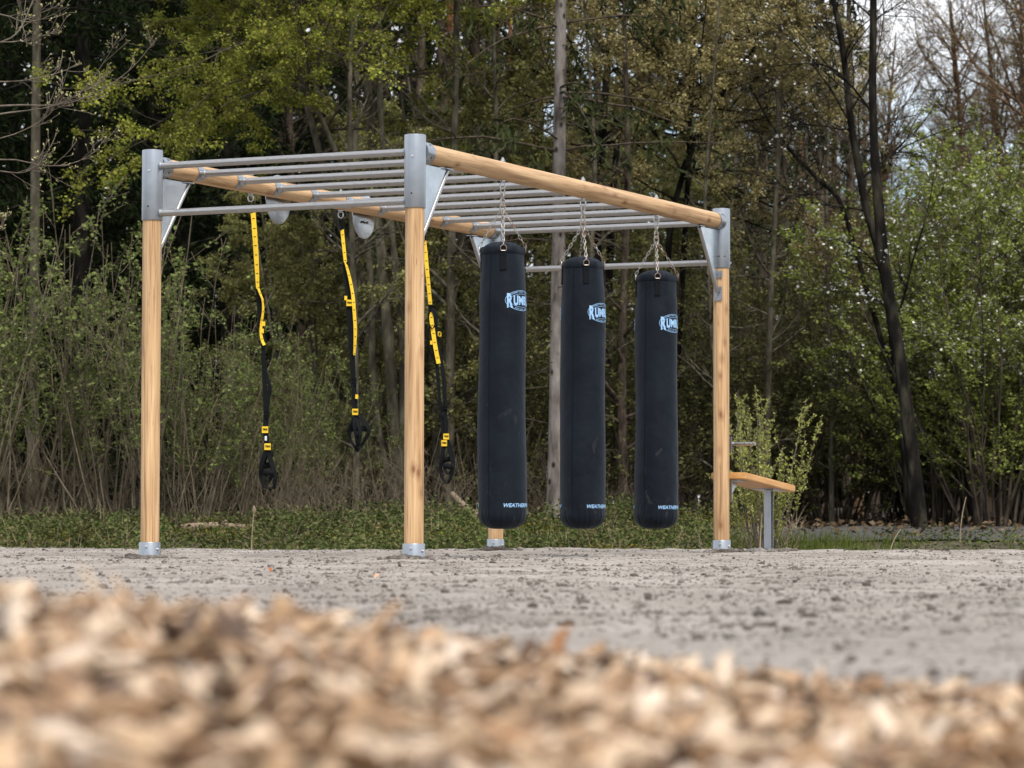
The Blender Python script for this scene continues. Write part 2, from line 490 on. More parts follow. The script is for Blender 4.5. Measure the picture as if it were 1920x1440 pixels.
M['pale_leaf'] = mat_noise('pale_dead_leaf', [(0.3, (0.55, 0.35, 0.22)), (0.7, (0.66, 0.45, 0.30))], 30, 0.6)
M['brown_leaf'] = mat_noise('brown_dead_leaf', [(0.3, (0.30, 0.13, 0.045)), (0.7, (0.42, 0.21, 0.08))], 30, 0.6)
M['cut_wood'] = mat_noise('weathered_log', [(0.3, (0.12, 0.085, 0.055)), (0.7, (0.32, 0.24, 0.165))], 6, 0.85, (2, 20, 20), bump=0.4)
M['dark_stone'] = mat_noise('dark_stone', [(0.3, (0.02, 0.024, 0.03)), (0.7, (0.06, 0.065, 0.075))], 12, 0.5)
M['straw'] = mat_noise('dry_straw', [(0.3, (0.20, 0.15, 0.09)), (0.7, (0.36, 0.29, 0.19))], 5, 0.8)

def bark(name, a, b_, c, sc=14):
    m = mat_noise(name, [(0.32, a), (0.5, b_), (0.68, c)], sc, 0.95, (1, 1, 0.32), bump=0.8, bscale=sc * 2.2, dist=0.02, detail=8)
    m.node_tree.nodes['Principled BSDF'].inputs['Specular IOR Level'].default_value = 0.08
    return m
M['bark_spruce'] = bark('spruce_bark', (0.055, 0.045, 0.038), (0.16, 0.14, 0.125), (0.25, 0.225, 0.205), 9)
def _scars(m):
    n, l = m.node_tree.nodes, m.node_tree.links
    b = n['Principled BSDF']; src = b.inputs['Base Color'].links[0].from_socket
    tc = N(n, 'ShaderNodeTexCoord'); mp = N(n, 'ShaderNodeMapping'); mp.inputs['Scale'].default_value = (8, 8, 5)
    vo = N(n, 'ShaderNodeTexVoronoi', Scale=1.0)
    l.new(tc.outputs['Object'], mp.inputs['Vector']); l.new(mp.outputs['Vector'], vo.inputs['Vector'])
    rp = ramp(n, [(0.10, (0.12, 0.11, 0.10)), (0.24, (1, 1, 1))])
    l.new(vo.outputs['Distance'], rp.inputs['Fac'])
    mu = N(n, 'ShaderNodeMixRGB', blend_type='MULTIPLY', Fac=1.0)
    l.new(src, mu.inputs['Color1']); l.new(rp.outputs['Color'], mu.inputs['Color2']); l.new(mu.outputs['Color'], b.inputs['Base Color'])
_scars(M['bark_spruce'])
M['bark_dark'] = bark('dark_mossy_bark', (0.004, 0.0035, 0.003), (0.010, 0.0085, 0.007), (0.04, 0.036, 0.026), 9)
M['bark_grey'] = bark('grey_green_bark', (0.04, 0.035, 0.025), (0.08, 0.07, 0.05), (0.13, 0.12, 0.085))
M['bark_pine'] = bark('reddish_pine_bark', (0.09, 0.035, 0.018), (0.17, 0.07, 0.035), (0.23, 0.11, 0.06))
M['bark_brown'] = bark('brown_bark', (0.03, 0.023, 0.017), (0.06, 0.047, 0.035), (0.10, 0.08, 0.06))
M['twig_grey'] = bark('grey_twig_bark', (0.08, 0.065, 0.05), (0.13, 0.108, 0.085), (0.19, 0.16, 0.13))
M['twig_straw'] = bark('straw_stem_bark', (0.08, 0.064, 0.043), (0.145, 0.118, 0.082), (0.22, 0.183, 0.13))
M['twig_brown'] = bark('reddish_twig_bark', (0.09, 0.055, 0.035), (0.14, 0.09, 0.055), (0.19, 0.125, 0.08))
M['l_maple'] = mat_leaf('young_maple_leaf', [(0.12, 0.135, 0.024), (0.24, 0.275, 0.045), (0.36, 0.385, 0.075), (0.29, 0.24, 0.075)])
M['l_hornbeam'] = mat_leaf('young_hornbeam_leaf', [(0.12, 0.118, 0.042), (0.22, 0.215, 0.08), (0.31, 0.30, 0.125)])
M['l_beech'] = mat_leaf('bronze_beech_leaf', [(0.21, 0.165, 0.08), (0.34, 0.285, 0.14), (0.42, 0.365, 0.18), (0.32, 0.295, 0.125)])
M['l_shrub'] = mat_leaf('shrub_leaf', [(0.08, 0.105, 0.034), (0.155, 0.19, 0.06), (0.24, 0.28, 0.10)])
M['l_green'] = mat_leaf('fresh_green_leaf', [(0.12, 0.145, 0.03), (0.20, 0.235, 0.055), (0.30, 0.325, 0.10)])
M['l_sapling'] = mat_leaf('dull_sapling_leaf', [(0.075, 0.075, 0.028), (0.125, 0.127, 0.05), (0.18, 0.182, 0.075)])  # dull olive green, darker than the shrub leaves
M['l_willow'] = mat_leaf('willow_leaf', [(0.30, 0.33, 0.08), (0.42, 0.44, 0.13), (0.5, 0.5, 0.18)])
M['l_blossom'] = mat_leaf('white_blossom', [(0.45, 0.45, 0.42), (0.62, 0.62, 0.6), (0.75, 0.75, 0.74)], 0.3)
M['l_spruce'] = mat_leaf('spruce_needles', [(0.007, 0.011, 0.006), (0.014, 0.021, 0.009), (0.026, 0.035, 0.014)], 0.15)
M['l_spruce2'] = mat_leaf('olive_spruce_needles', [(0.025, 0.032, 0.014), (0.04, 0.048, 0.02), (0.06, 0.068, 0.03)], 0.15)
M['l_ground'] = mat_leaf('ground_cover_leaf', [(0.035, 0.055, 0.018), (0.07, 0.095, 0.03), (0.12, 0.14, 0.05), (0.17, 0.135, 0.075)], 0.25)
M['l_grass'] = mat_leaf('grass_blade', [(0.05, 0.09, 0.015), (0.09, 0.14, 0.02), (0.20, 0.17, 0.08)], 0.3)
M['l_moss'] = mat_leaf('yellow_moss', [(0.12, 0.12, 0.015), (0.19, 0.17, 0.02), (0.24, 0.18, 0.03)], 0.2)
M['l_litter'] = mat_leaf('dead_leaf_litter', [(0.06, 0.04, 0.025), (0.11, 0.075, 0.045), (0.16, 0.12, 0.08)], 0.1)
M['l_bud'] = mat_leaf('leaf_bud', [(0.30, 0.27, 0.12), (0.42, 0.40, 0.22)], 0.2)

# ------------------------------------------------------------------ ground
def _rw(a, b):
    return (-0.5961 + a * sin(0.4523) - b * cos(0.4523), 19.062 + a * cos(0.4523) + b * sin(0.4523))
FOOT_XY = [_rw(0, 0), _rw(0, 1.8936), _rw(4.9739, 0), _rw(4.9739, 1.8936), _rw(5.87, -0.03)]

def sand_h(x, y):
    h = 0.022 * fbm(x * 0.45, y * 0.45, 3, 3) + 0.014 * fbm(x * 2.2, y * 2.2, 9, 3) + 0.013 * fbm(x * 6.0, y * 6.0, 21, 4)
    h = h * (0.5 + 0.5 * smoothstep(9, 14, y))
    for fx, fy in FOOT_XY:                       # soil heaped round each post
        h = h + 0.013 * np.exp(-((x - fx) ** 2 + (y - fy) ** 2) / 0.022)
    edge = 26.3 + 0.35 * fbm(x * 0.5, x * 0 + 3.3, 5, 2)
    h = h - 0.55 * smoothstep(edge - 0.1, edge + 1.6, y)
    return h

def floor_h(x, y):
    r = -0.30 + 0.46 * smoothstep(28, 33.5, y) + 0.10 * smoothstep(34, 42, y) + 0.35 * smoothstep(45, 85, y)
    r = r + 0.05 * fbm(x * 0.4, y * 0.4, 31, 3) + 0.02 * fbm(x * 2, y * 2, 41, 2)
    return r * smoothstep(26.9, 28.2, y) + (1 - smoothstep(26.9, 28.2, y)) * -0.6

def terrain(name, hfun, x0, x1, y0, y1, nx, ny, mat):
    xs = nx if hasattr(nx, '__len__') else np.linspace(x0, x1, nx); ys = ny if hasattr(ny, '__len__') else np.linspace(y0, y1, ny)
    nx, ny = len(xs), len(ys)
    X, Y = np.meshgrid(xs, ys)
    V = np.stack([X, Y, hfun(X, Y)], -1).reshape(-1, 3)
    i = (np.arange(ny - 1)[:, None] * nx + np.arange(nx - 1)[None]).ravel()
    o = mesh_ob(name, quad_mesh(name, V, np.stack([i, i + 1, i + nx + 1, i + nx], 1), True), mat)
    o['kind'] = 'structure'
    return o

terrain('sand_ground', sand_h, -7.5, 7.5, 2.5, 28.2, 640, 1100, M['sand'])
terrain('forest_floor', floor_h, 0, 0, 0, 0, np.concatenate([np.linspace(-90, -14.5, 50), np.linspace(-14, 14, 190), np.linspace(14.5, 90, 50)]), np.concatenate([np.linspace(27.4, 50, 150), np.linspace(50.8, 170, 100)]), M['floor'])
def apron_h(x, y): return -0.62 + 0.03 * fbm(x * 0.1, y * 0.1, 4, 2)
terrain('meadow_ground', apron_h, -320, 320, -320, 320, 60, 60, M['path'])
def path_h(x, y): return floor_h(x, y) + 0.022 + 0.008 * fbm(x * 3, y * 3, 77, 2)
terrain('gravel_path', path_h, 1.9, 14, 31.8, 36.0, 120, 40, M['path'])

def clods(rng, n):
    """scattered crumbs of soil, each a small faceted lump"""
    ico_v = np.array([(0, 0, 1), (.89, 0, .45), (.28, .85, .45), (-.72, .53, .45), (-.72, -.53, .45), (.28, -.85, .45),
                      (.72, .53, -.45), (-.28, .85, -.45), (-.89, 0, -.45), (-.28, -.85, -.45), (.72, -.53, -.45), (0, 0, -1)])
    ico_f = np.array([(0, 1, 2), (0, 2, 3), (0, 3, 4), (0, 4, 5), (0, 5, 1), (1, 6, 2), (2, 7, 3), (3, 8, 4), (4, 9, 5), (5, 10, 1),
                      (6, 7, 2), (7, 8, 3), (8, 9, 4), (9, 10, 5), (10, 6, 1), (11, 7, 6), (11, 8, 7), (11, 9, 8), (11, 10, 9), (11, 6, 10)])
    y = 4.5 + 21.9 * rng.random(n) ** 0.9
    x = (rng.random(n) - 0.5) * 2 * (0.185 * y + 1.2)
    keep = fbm(x * 0.9, y * 0.9, 55, 3) + rng.normal(0, 0.3, n) > -0.12
    x, y = x[keep], y[keep]; k = len(x)
    s = 0.0016 + 0.0040 * rng.random(k) ** 2.6 + 0.011 * rng.random(k) ** 22
    # heaps of soil thrown up around the feet of the posts
    for (cx, cy) in FEET:
        q = 260
        a = rng.random(q) * 2 * pi; rr = 0.066 + 0.16 * rng.random(q) ** 2
        x = np.concatenate([x, cx + rr * np.cos(a)]); y = np.concatenate([y, cy + rr * np.sin(a)])
        s = np.concatenate([s, 0.005 + 0.020 * rng.random(q) ** 2.5])
    k = len(x)
    sc = s[:, None] * rng.uniform(0.6, 1.4, (k, 3)) * np.array([1.3, 1.1, 0.8])
    V = ico_v[None] * sc[:, None] * rng.uniform(0.7, 1.25, (k, 12, 1))
    a = rng.random(k) * 2 * pi
    ca, sa = np.cos(a)[:, None], np.sin(a)[:, None]
    Vx = V[..., 0] * ca - V[..., 1] * sa; Vy = V[..., 0] * sa + V[..., 1] * ca
    V = np.stack([Vx + x[:, None], Vy + y[:, None], V[..., 2] + (sand_h(x, y) + s * 0.25)[:, None]], -1)
    Fa = ico_f[None] + (np.arange(k) * 12)[:, None, None]
    return V.reshape(-1, 3), Fa.reshape(-1, 3)

# ------------------------------------------------------------------ the rig
RIG = Vector((-0.5961, 19.062, 0.0)); ANG = 0.4523; W_, L_ = 1.8936, 4.9739
RZ = math.atan2(cos(ANG), sin(ANG))
RIGM = Matrix.Translation(RIG) @ Matrix.Rotation(RZ, 4, 'Z')
def rw(x, y, z=0.0): return RIGM @ Vector((x, y, z))
CORNERS = [(0, 0), (0, W_), (L_, 0), (L_, W_)]
FEET = FOOT_XY

cm_ = clods(np.random.default_rng(5), 85000)
tag(mesh_ob('soil_clods', quad_mesh('soil_clods', *cm_), M['clod']), 'loose dark crumbs of soil strewn over the pale sandy ground', 'soil', kind='stuff')

rig = empty('exercise_rig', RIG, RZ)
tag(rig, 'timber and steel monkey bar frame standing on pale sandy ground', 'exercise rig')
ZB = 2.502; ZR = 2.497; ZL = 2.195

def post_bolts(par, r, spots):
    for a, z in spots:
        g = G(); c = Vector((cos(a) * r, sin(a) * r, z)); d = Vector((cos(a), sin(a), 0))
        g.cyl(c - d * 0.004, c + d * 0.004, 0.0095, 12, 0.001); g.cyl(c + d * 0.003, c + d * 0.009, 0.0058, 6, 0.001)
        g.build('bolt', M['bolt'], par)

def make_post(x, y):
    n = 48; prof = []
    for k in range(60):
        z = 0.0 + 2.2 * k / 59
        prof.append((0.0598, z))
    g = G().lathe(prof, n)
    # slightly uneven, hand-peeled surface
    rr = random.Random(int(x * 100 + y * 10)); p1, p2 = rr.random() * 6, rr.random() * 6
    vv = []
    for (a, b, c) in g.v:
        th = math.atan2(b, a); s = 1 + 0.009 * sin(2 * th + p1 + c * 0.9) + 0.006 * sin(3 * th + p2 - c * 1.7)
        vv.append((a * s, b * s, c))
    g.v = vv
    p = g.build('post', M['wood'], rig); p.location = (x, y, 0)
    g = G().lathe([(0.0595, 2.15), (0.0655, 2.1505), (0.0665, 2.154), (0.0665, 2.594), (0.0655, 2.599), (0.062, 2.6005)], 48)
    sl = g.build('sleeve', M['galv'], p)
    g = G().lathe([(0.060, -0.12), (0.069, -0.12), (0.069, 0.098), (0.068, 0.1), (0.0605, 0.1)], 48)
    g.build('base_cap', M['galv'], p)
    ix = 1 if x < L_ / 2 else -1
    fr = pi + (0.45 if y < 1 else 0.45)
    front = -RZ - pi / 2
    post_bolts(p, 0.0668, [(front - 0.25, 2.462), (front + 0.1 + 0.5 * (ix < 0), 2.50)][:1])
    post_bolts(p, 0.0692, [(front - 0.25, 0.07), (front + 0.9, 0.055)])
    for a, z in [(front - 0.3, 2.235)] + ([(front + 0.35, 2.235), (front + 0.35, 2.50)] if ix < 0 else []):
        c = Vector((cos(a) * 0.0662, sin(a) * 0.0662, z)); d = Vector((cos(a), sin(a), 0))
        G().cyl(c - d * 0.002, c + d * 0.0012, 0.006, 12).build('bolt_hole', M['hole'], p)
    return p
for c in CORNERS: make_post(*c)

XM = Matrix.Rotation(pi / 2, 4, 'Y')           # local Z -> rig X
for yb in (0.0, W_):
    Lb = L_ - 0.13
    g = G().lathe([(0.0595, Lb * k / 70) for k in range(71)], 48)
    vv = []
    for (a, b, c) in g.v:
        th = math.atan2(b, a); s = 1 + 0.012 * sin(2 * th + yb + c * 0.8) + 0.008 * sin(3 * th + 2 - c * 1.3)
        vv.append((a * s, b * s, c))
    g.v = vv
    bm_ = g.build('beam', M['wood'], rig, M=Matrix.Translation((0.065, yb, ZB)) @ XM)
    for z0, z1 in ((-0.015, 0.085), (Lb - 0.085, Lb + 0.015)):
        g = G().lathe([(0.0615, z0), (0.0665, z0), (0.0672, z0 + 0.002), (0.0672, z1 - 0.002), (0.0665, z1), (0.0615, z1)], 48)
        g.build('end_cup', M['galv'], bm_)
        zc = z0 + 0.055 if z0 < 1 else z1 - 0.055
        for a in (0.6, 2.0, -1.0, -2.3):
            c = Vector((cos(a) * 0.067, sin(a) * 0.067, zc)); d = Vector((cos(a), sin(a), 0))
            G().cyl(c - d * 0.002, c + d * 0.001, 0.0075, 12).build('screw_slot', M['hole'], bm_)

def bar(y0, y1, x, z, r=0.0225, name='rung'):
    return G().cyl((x, y0, z), (x, y1, z), r, 24, 0.001).build(name, M['stainless'], rig)
for i in range(1, 10):
    x = L_ * i / 10
    rg = bar(0.075, W_ - 0.075, x, ZR)
    for s, yb in ((1, 0.0), (-1, W_)):
        g = G(); n = 14; vs = []; fs = []
        for j in range(n + 1):                      # curved saddle on the beam's inner side
            a = -0.95 + 1.9 * j / n
            for rr_ in (0.0605, 0.0655):
                for xx in (-0.034, 0.034):
                    vs.append((x + xx, yb + s * rr_ * cos(a), ZB + rr_ * sin(a)))
        for j in range(n):
            b0, b1 = j * 4, (j + 1) * 4
            fs += [(b0, b0 + 1, b1 + 1, b1), (b0 + 2, b1 + 2, b1 + 3, b0 + 3), (b0, b1, b1 + 2, b0 + 2), (b0 + 1, b0 + 3, b1 + 3, b1 + 1)]
        fs += [(0, 2, 3, 1), (n * 4, n * 4 + 1, n * 4 + 3, n * 4 + 2)]
        g.add(vs, fs)
        g.cyl((x, yb + s * 0.064, ZR), (x, yb + s * 0.100, ZR), 0.0285, 24, 0.003)
        g.build('bracket', M['galv'], rg)
for x in (0.0, L_):
    for z in (ZR, ZL):
        e = bar(0.062, W_ - 0.062, x, z, name='end_bar')
        g = G()
        for y0, y1 in ((0.062, 0.075), (W_ - 0.075, W_ - 0.062)):
            g.cyl((x, y0, z), (x, y1, z), 0.0275, 24, 0.003)
        g.build('weld_collar', M['galv'], e)

for (x, y) in CORNERS:
    s = 1 if x < 1 else -1
    zt = ZB - 0.0665
    g = G(); Mx = Matrix.Translation((x, y, 0)) @ Matrix.Rotation(pi / 2, 4, 'X')
    poly = [(s * 0.069, zt - 0.004), (s * 0.415, zt - 0.004), (s * 0.075, 1.985), (s * 0.069, 1.985)]
    g.prism(poly if s < 0 else poly[::-1], 0.005, Mx)
    g.build('gusset_plate', M['plate'], rig, sharp=30)
    g = G().cyl((x + s * 0.435, y, zt - 0.012), (x + s * 0.084, y, 1.965), 0.0135, 16, 0.001)
    br = g.build('brace', M['stainless'], rig)
    g = G(); g.box((x + s * 0.425, y, zt - 0.003), (0.09, 0.05, 0.006)); g.box((x + s * 0.425, y, zt - 0.016), (0.05, 0.005, 0.024))
    g.build('upper_tab', M['galv'], br)
    g = G(); g.box((x + s * 0.064, y, 1.955), (0.007, 0.062, 0.105)); g.box((x + s * 0.075, y, 1.965), (0.022, 0.005, 0.06))
    for dz in (-0.035, 0.035):
        for dy in (-0.02, 0.02):
            g.cyl((x + s * 0.066, y + dy, 1.955 + dz), (x + s * 0.073, y + dy, 1.955 + dz), 0.007, 6)
    g.build('lower_tab', M['galv'], br)
    g = G(); g.box((x + s * 0.064, y - 0.018, 2.10), (0.007, 0.03, 0.05)); g.cyl((x + s * 0.066, y - 0.018, 2.10), (x + s * 0.074, y - 0.018, 2.10), 0.007, 6)
    g.build('clip', M['galv'], br)

for x in (1.705, 2.934):
    g = G(); Mx = Matrix.Translation((x, W_ + 0.066, ZB - 0.055)) @ Matrix.Rotation(pi / 2, 4, 'X')
    g.lathe([(0.166, -0.003), (0.169, -0.002), (0.169, 0.002), (0.166, 0.003)], 64, Mx)
    d = g.build('target_disc', M['plate'], rig)
    g = G(); g.cyl((x - 0.03, W_ + 0.05, ZB - 0.105), (x - 0.03, W_ + 0.058, ZB - 0.105), 0.009, 12); g.cyl((x + 0.03, W_ + 0.05, ZB - 0.105), (x + 0.03, W_ + 0.058, ZB - 0.105), 0.009, 12)
    g.build('mounting_bolt', M['hole'], d)

STRAPX = (1.225, 2.474, 3.752); BAGX = (1.219, 2.467, 3.734)
for xs, yb in ((STRAPX, W_), (BAGX, 0.0)):
    for x in xs:
        g = G()
        g.cyl((x, yb, ZB - 0.075), (x, yb, ZB + 0.089), 0.0055, 10)
        g.cyl((x, yb, ZB + 0.0605), (x, yb, ZB + 0.066), 0.019, 16, 0.001)
        g.cyl((x, yb, ZB + 0.066), (x, yb, ZB + 0.078), 0.0115, 6, 0.001)
        g.cyl((x, yb, ZB + 0.0785), (x, yb, ZB + 0.084), 0.009, 6, 0.001)
        g.cyl((x, yb, ZB - 0.068), (x, yb, ZB - 0.0605), 0.017, 16, 0.001)
        g.link_ring((x, yb, ZB - 0.094), (0, 0, 1), (cos(0.4), sin(0.4), 0), 0.042, 0.036, 0.0052, 18, 8)
        g.build('eye_bolt', M['bolt'], rig)

# ------------------------------------------------------------------ punch bags
BAG_L = 1.812
SAG = [0.0]
def bag_r(th, z):
    """fabric radius; z measured down from the rim (0) to -BAG_L"""
    th = np.asarray(th, float); z = np.asarray(z, float)
    t = -z / BAG_L
    r = 0.137 + 0.0155 * smoothstep(0.0, 0.22, t) + 0.0015 * np.sin(t * 9 + 1)
    rb = 0.105                                       # bottom rounding
    q = np.clip((t * BAG_L - (BAG_L - rb)) / rb, 0, 1)
    r = r * (0.30 + 0.70 * np.sqrt(np.clip(1 - q ** 2.2, 0, 1)))
    top = np.exp(-t * 14)
    r = r + top * (0.0035 * np.sin(4 * th + 0.6) + 0.0026 * np.sin(11 * th + 2 * np.sin(3 * th)) )
    r = r + np.exp(-((t - 0.97) / 0.035) ** 2) * (0.0028 * np.sin(17 * th + 2.0 * np.sin(5 * th)) + 0.0016 * np.sin(29 * th))
    q = SAG[0]
    r = r + 0.0020 * np.sin(2 * th + t * 7 + q) + 0.0014 * np.sin(3 * th - t * 11 + 1 + 2 * q)
    r = r + 0.0035 * np.sin(t * 8.5 + 1.3 * q) * np.sin(th + q) + 0.0035 * smoothstep(0.5, 0.85, t)
    return r

def text_mesh(body, size, bold=0.0, shear=0.0, align='LEFT', space=1.0):
    cu = bpy.data.curves.new('lettering', 'FONT')
    cu.body = body; cu.size = size; cu.offset = bold; cu.shear = shear; cu.align_x = align; cu.space_character = space
    cu.resolution_u = 4
    o = bpy.data.objects.new('lettering', cu); COL.objects.link(o)
    dg = bpy.context.evaluated_depsgraph_get()
    me = bpy.data.meshes.new_from_object(o.evaluated_get(dg))
    bpy.data.objects.remove(o); bpy.data.curves.remove(cu)
    bm = bmesh.new(); bm.from_mesh(me); bpy.data.meshes.remove(me)
    return bm

def bm_xf(bm, fn):
    for v in bm.verts: v.co = Vector(fn(*v.co))
    return bm

def bm_width(bm):
    xs = [v.co.x for v in bm.verts]; return min(xs), max(xs)

def join(dst, src):
    me = bpy.data.meshes.new('tmp'); src.to_mesh(me); dst.from_mesh(me); bpy.data.meshes.remove(me); src.free()

def ell_ring(bm, a0, a1, rx, ry, wd, n=48, cx=0, cy=0):
    vs = []
    for k in range(n + 1):
        a = a0 + (a1 - a0) * k / n
        vs.append((bm.verts.new((cx + rx * cos(a), cy + ry * sin(a), 0)), bm.verts.new((cx + (rx - wd) * cos(a), cy + (ry - wd) * sin(a), 0))))
    for k in range(n): bm.faces.new((vs[k][0], vs[k + 1][0], vs[k + 1][1], vs[k][1]))

def arc_text(bm, body, size, cx, cy, rx, ry, a_mid, span, inside):
    """each letter set round an ellipse"""
    n = len(body)
    for i, ch in enumerate(body):
        if ch == ' ': continue
        f = (i + 0.5) / n - 0.5
        a = a_mid - f * span if not inside else a_mid + f * span
        t = text_mesh(ch, size, size * 0.02, 0, 'CENTER')
        rot = math.atan2(ry * cos(a), -rx * sin(a)) + (pi if not inside else 0)
        if inside: rot = math.atan2(ry * cos(a), -rx * sin(a))
        c, s = cos(rot), sin(rot)
        bm_xf(t, lambda x, y, z: (cx + rx * cos(a) + c * x - s * y, cy + ry * sin(a) + s * x + c * y, 0))
        join(bm, t)

def wrap(bm, name, par, zc, th0, off=0.0022):
    """lay a flat drawing round the bag"""
    lo, hi = bm_width(bm)
    for X in np.arange(lo + 0.004, hi, 0.008):
        bmesh.ops.bisect_plane(bm, geom=bm.verts[:] + bm.edges[:] + bm.faces[:], plane_co=(X, 0, 0), plane_no=(1, 0, 0))
    ys = [v.co.y for v in bm.verts]
    for Y in np.arange(min(ys) + 0.006, max(ys), 0.012):
        bmesh.ops.bisect_plane(bm, geom=bm.verts[:] + bm.edges[:] + bm.faces[:], plane_co=(0, Y, 0), plane_no=(0, 1, 0))
    for v in bm.verts:
        th = th0 + v.co.x / 0.152; z = zc + v.co.y; r = float(bag_r(th, z)) + off
        v.co = (r * sin(th), -r * cos(th), z)
    bmesh.ops.recalc_face_normals(bm, faces=bm.faces[:])
    me = bpy.data.meshes.new(name); bm.to_mesh(me); bm.free()
    return mesh_ob(name, me, M['print'], par)

def logo_drawing():
    bm = bmesh.new()
    word = 'RUMBLE'; x = 0.0
    hs = [0.094, 0.065, 0.058, 0.058, 0.065, 0.084]
    for ch, h in zip(word, hs):
        t = text_mesh(ch, 1.0, 0.05)
        lo, hi = bm_width(t); ys = [v.co.y for v in t.verts]; y0, y1 = min(ys), max(ys)
        wd = {'R': 0.040, 'M': 0.042, 'L': 0.028, 'E': 0.028}.get(ch, 0.034)
        k = wd / (hi - lo); ky = h / (y1 - y0)
        yo = {'R': -0.049, 'U': -0.033, 'M': -0.029, 'B': -0.029, 'L': -0.033, 'E': -0.045}[ch]
        bm_xf(t, lambda a, b, c: (x + (a - lo) * k, yo + (b - y0) * ky, 0))
        join(bm, t); x += wd + 0.0035
    wtot = x; cx = wtot / 2
    rx, ry = wtot / 2 + 0.012, 0.0655
    ell_ring(bm, 0.0, pi, rx, ry, 0.0028, cx=cx); ell_ring(bm, pi, 2 * pi, rx, ry, 0.0028, cx=cx)
    ell_ring(bm, 0.42, pi - 0.42, rx - 0.028, ry - 0.022, 0.0020, cx=cx); ell_ring(bm, pi + 0.42, 2 * pi - 0.42, rx - 0.028, ry - 0.022, 0.0020, cx=cx)
    arc_text(bm, 'CHAMPIONS CHOICE', 0.0125, cx, 0, rx - 0.016, ry - 0.0145, pi / 2, 1.75, False)
    arc_text(bm, 'BOXING GEAR', 0.0125, cx, 0, rx - 0.009, ry - 0.006, -pi / 2, 1.15, True)
    return bm

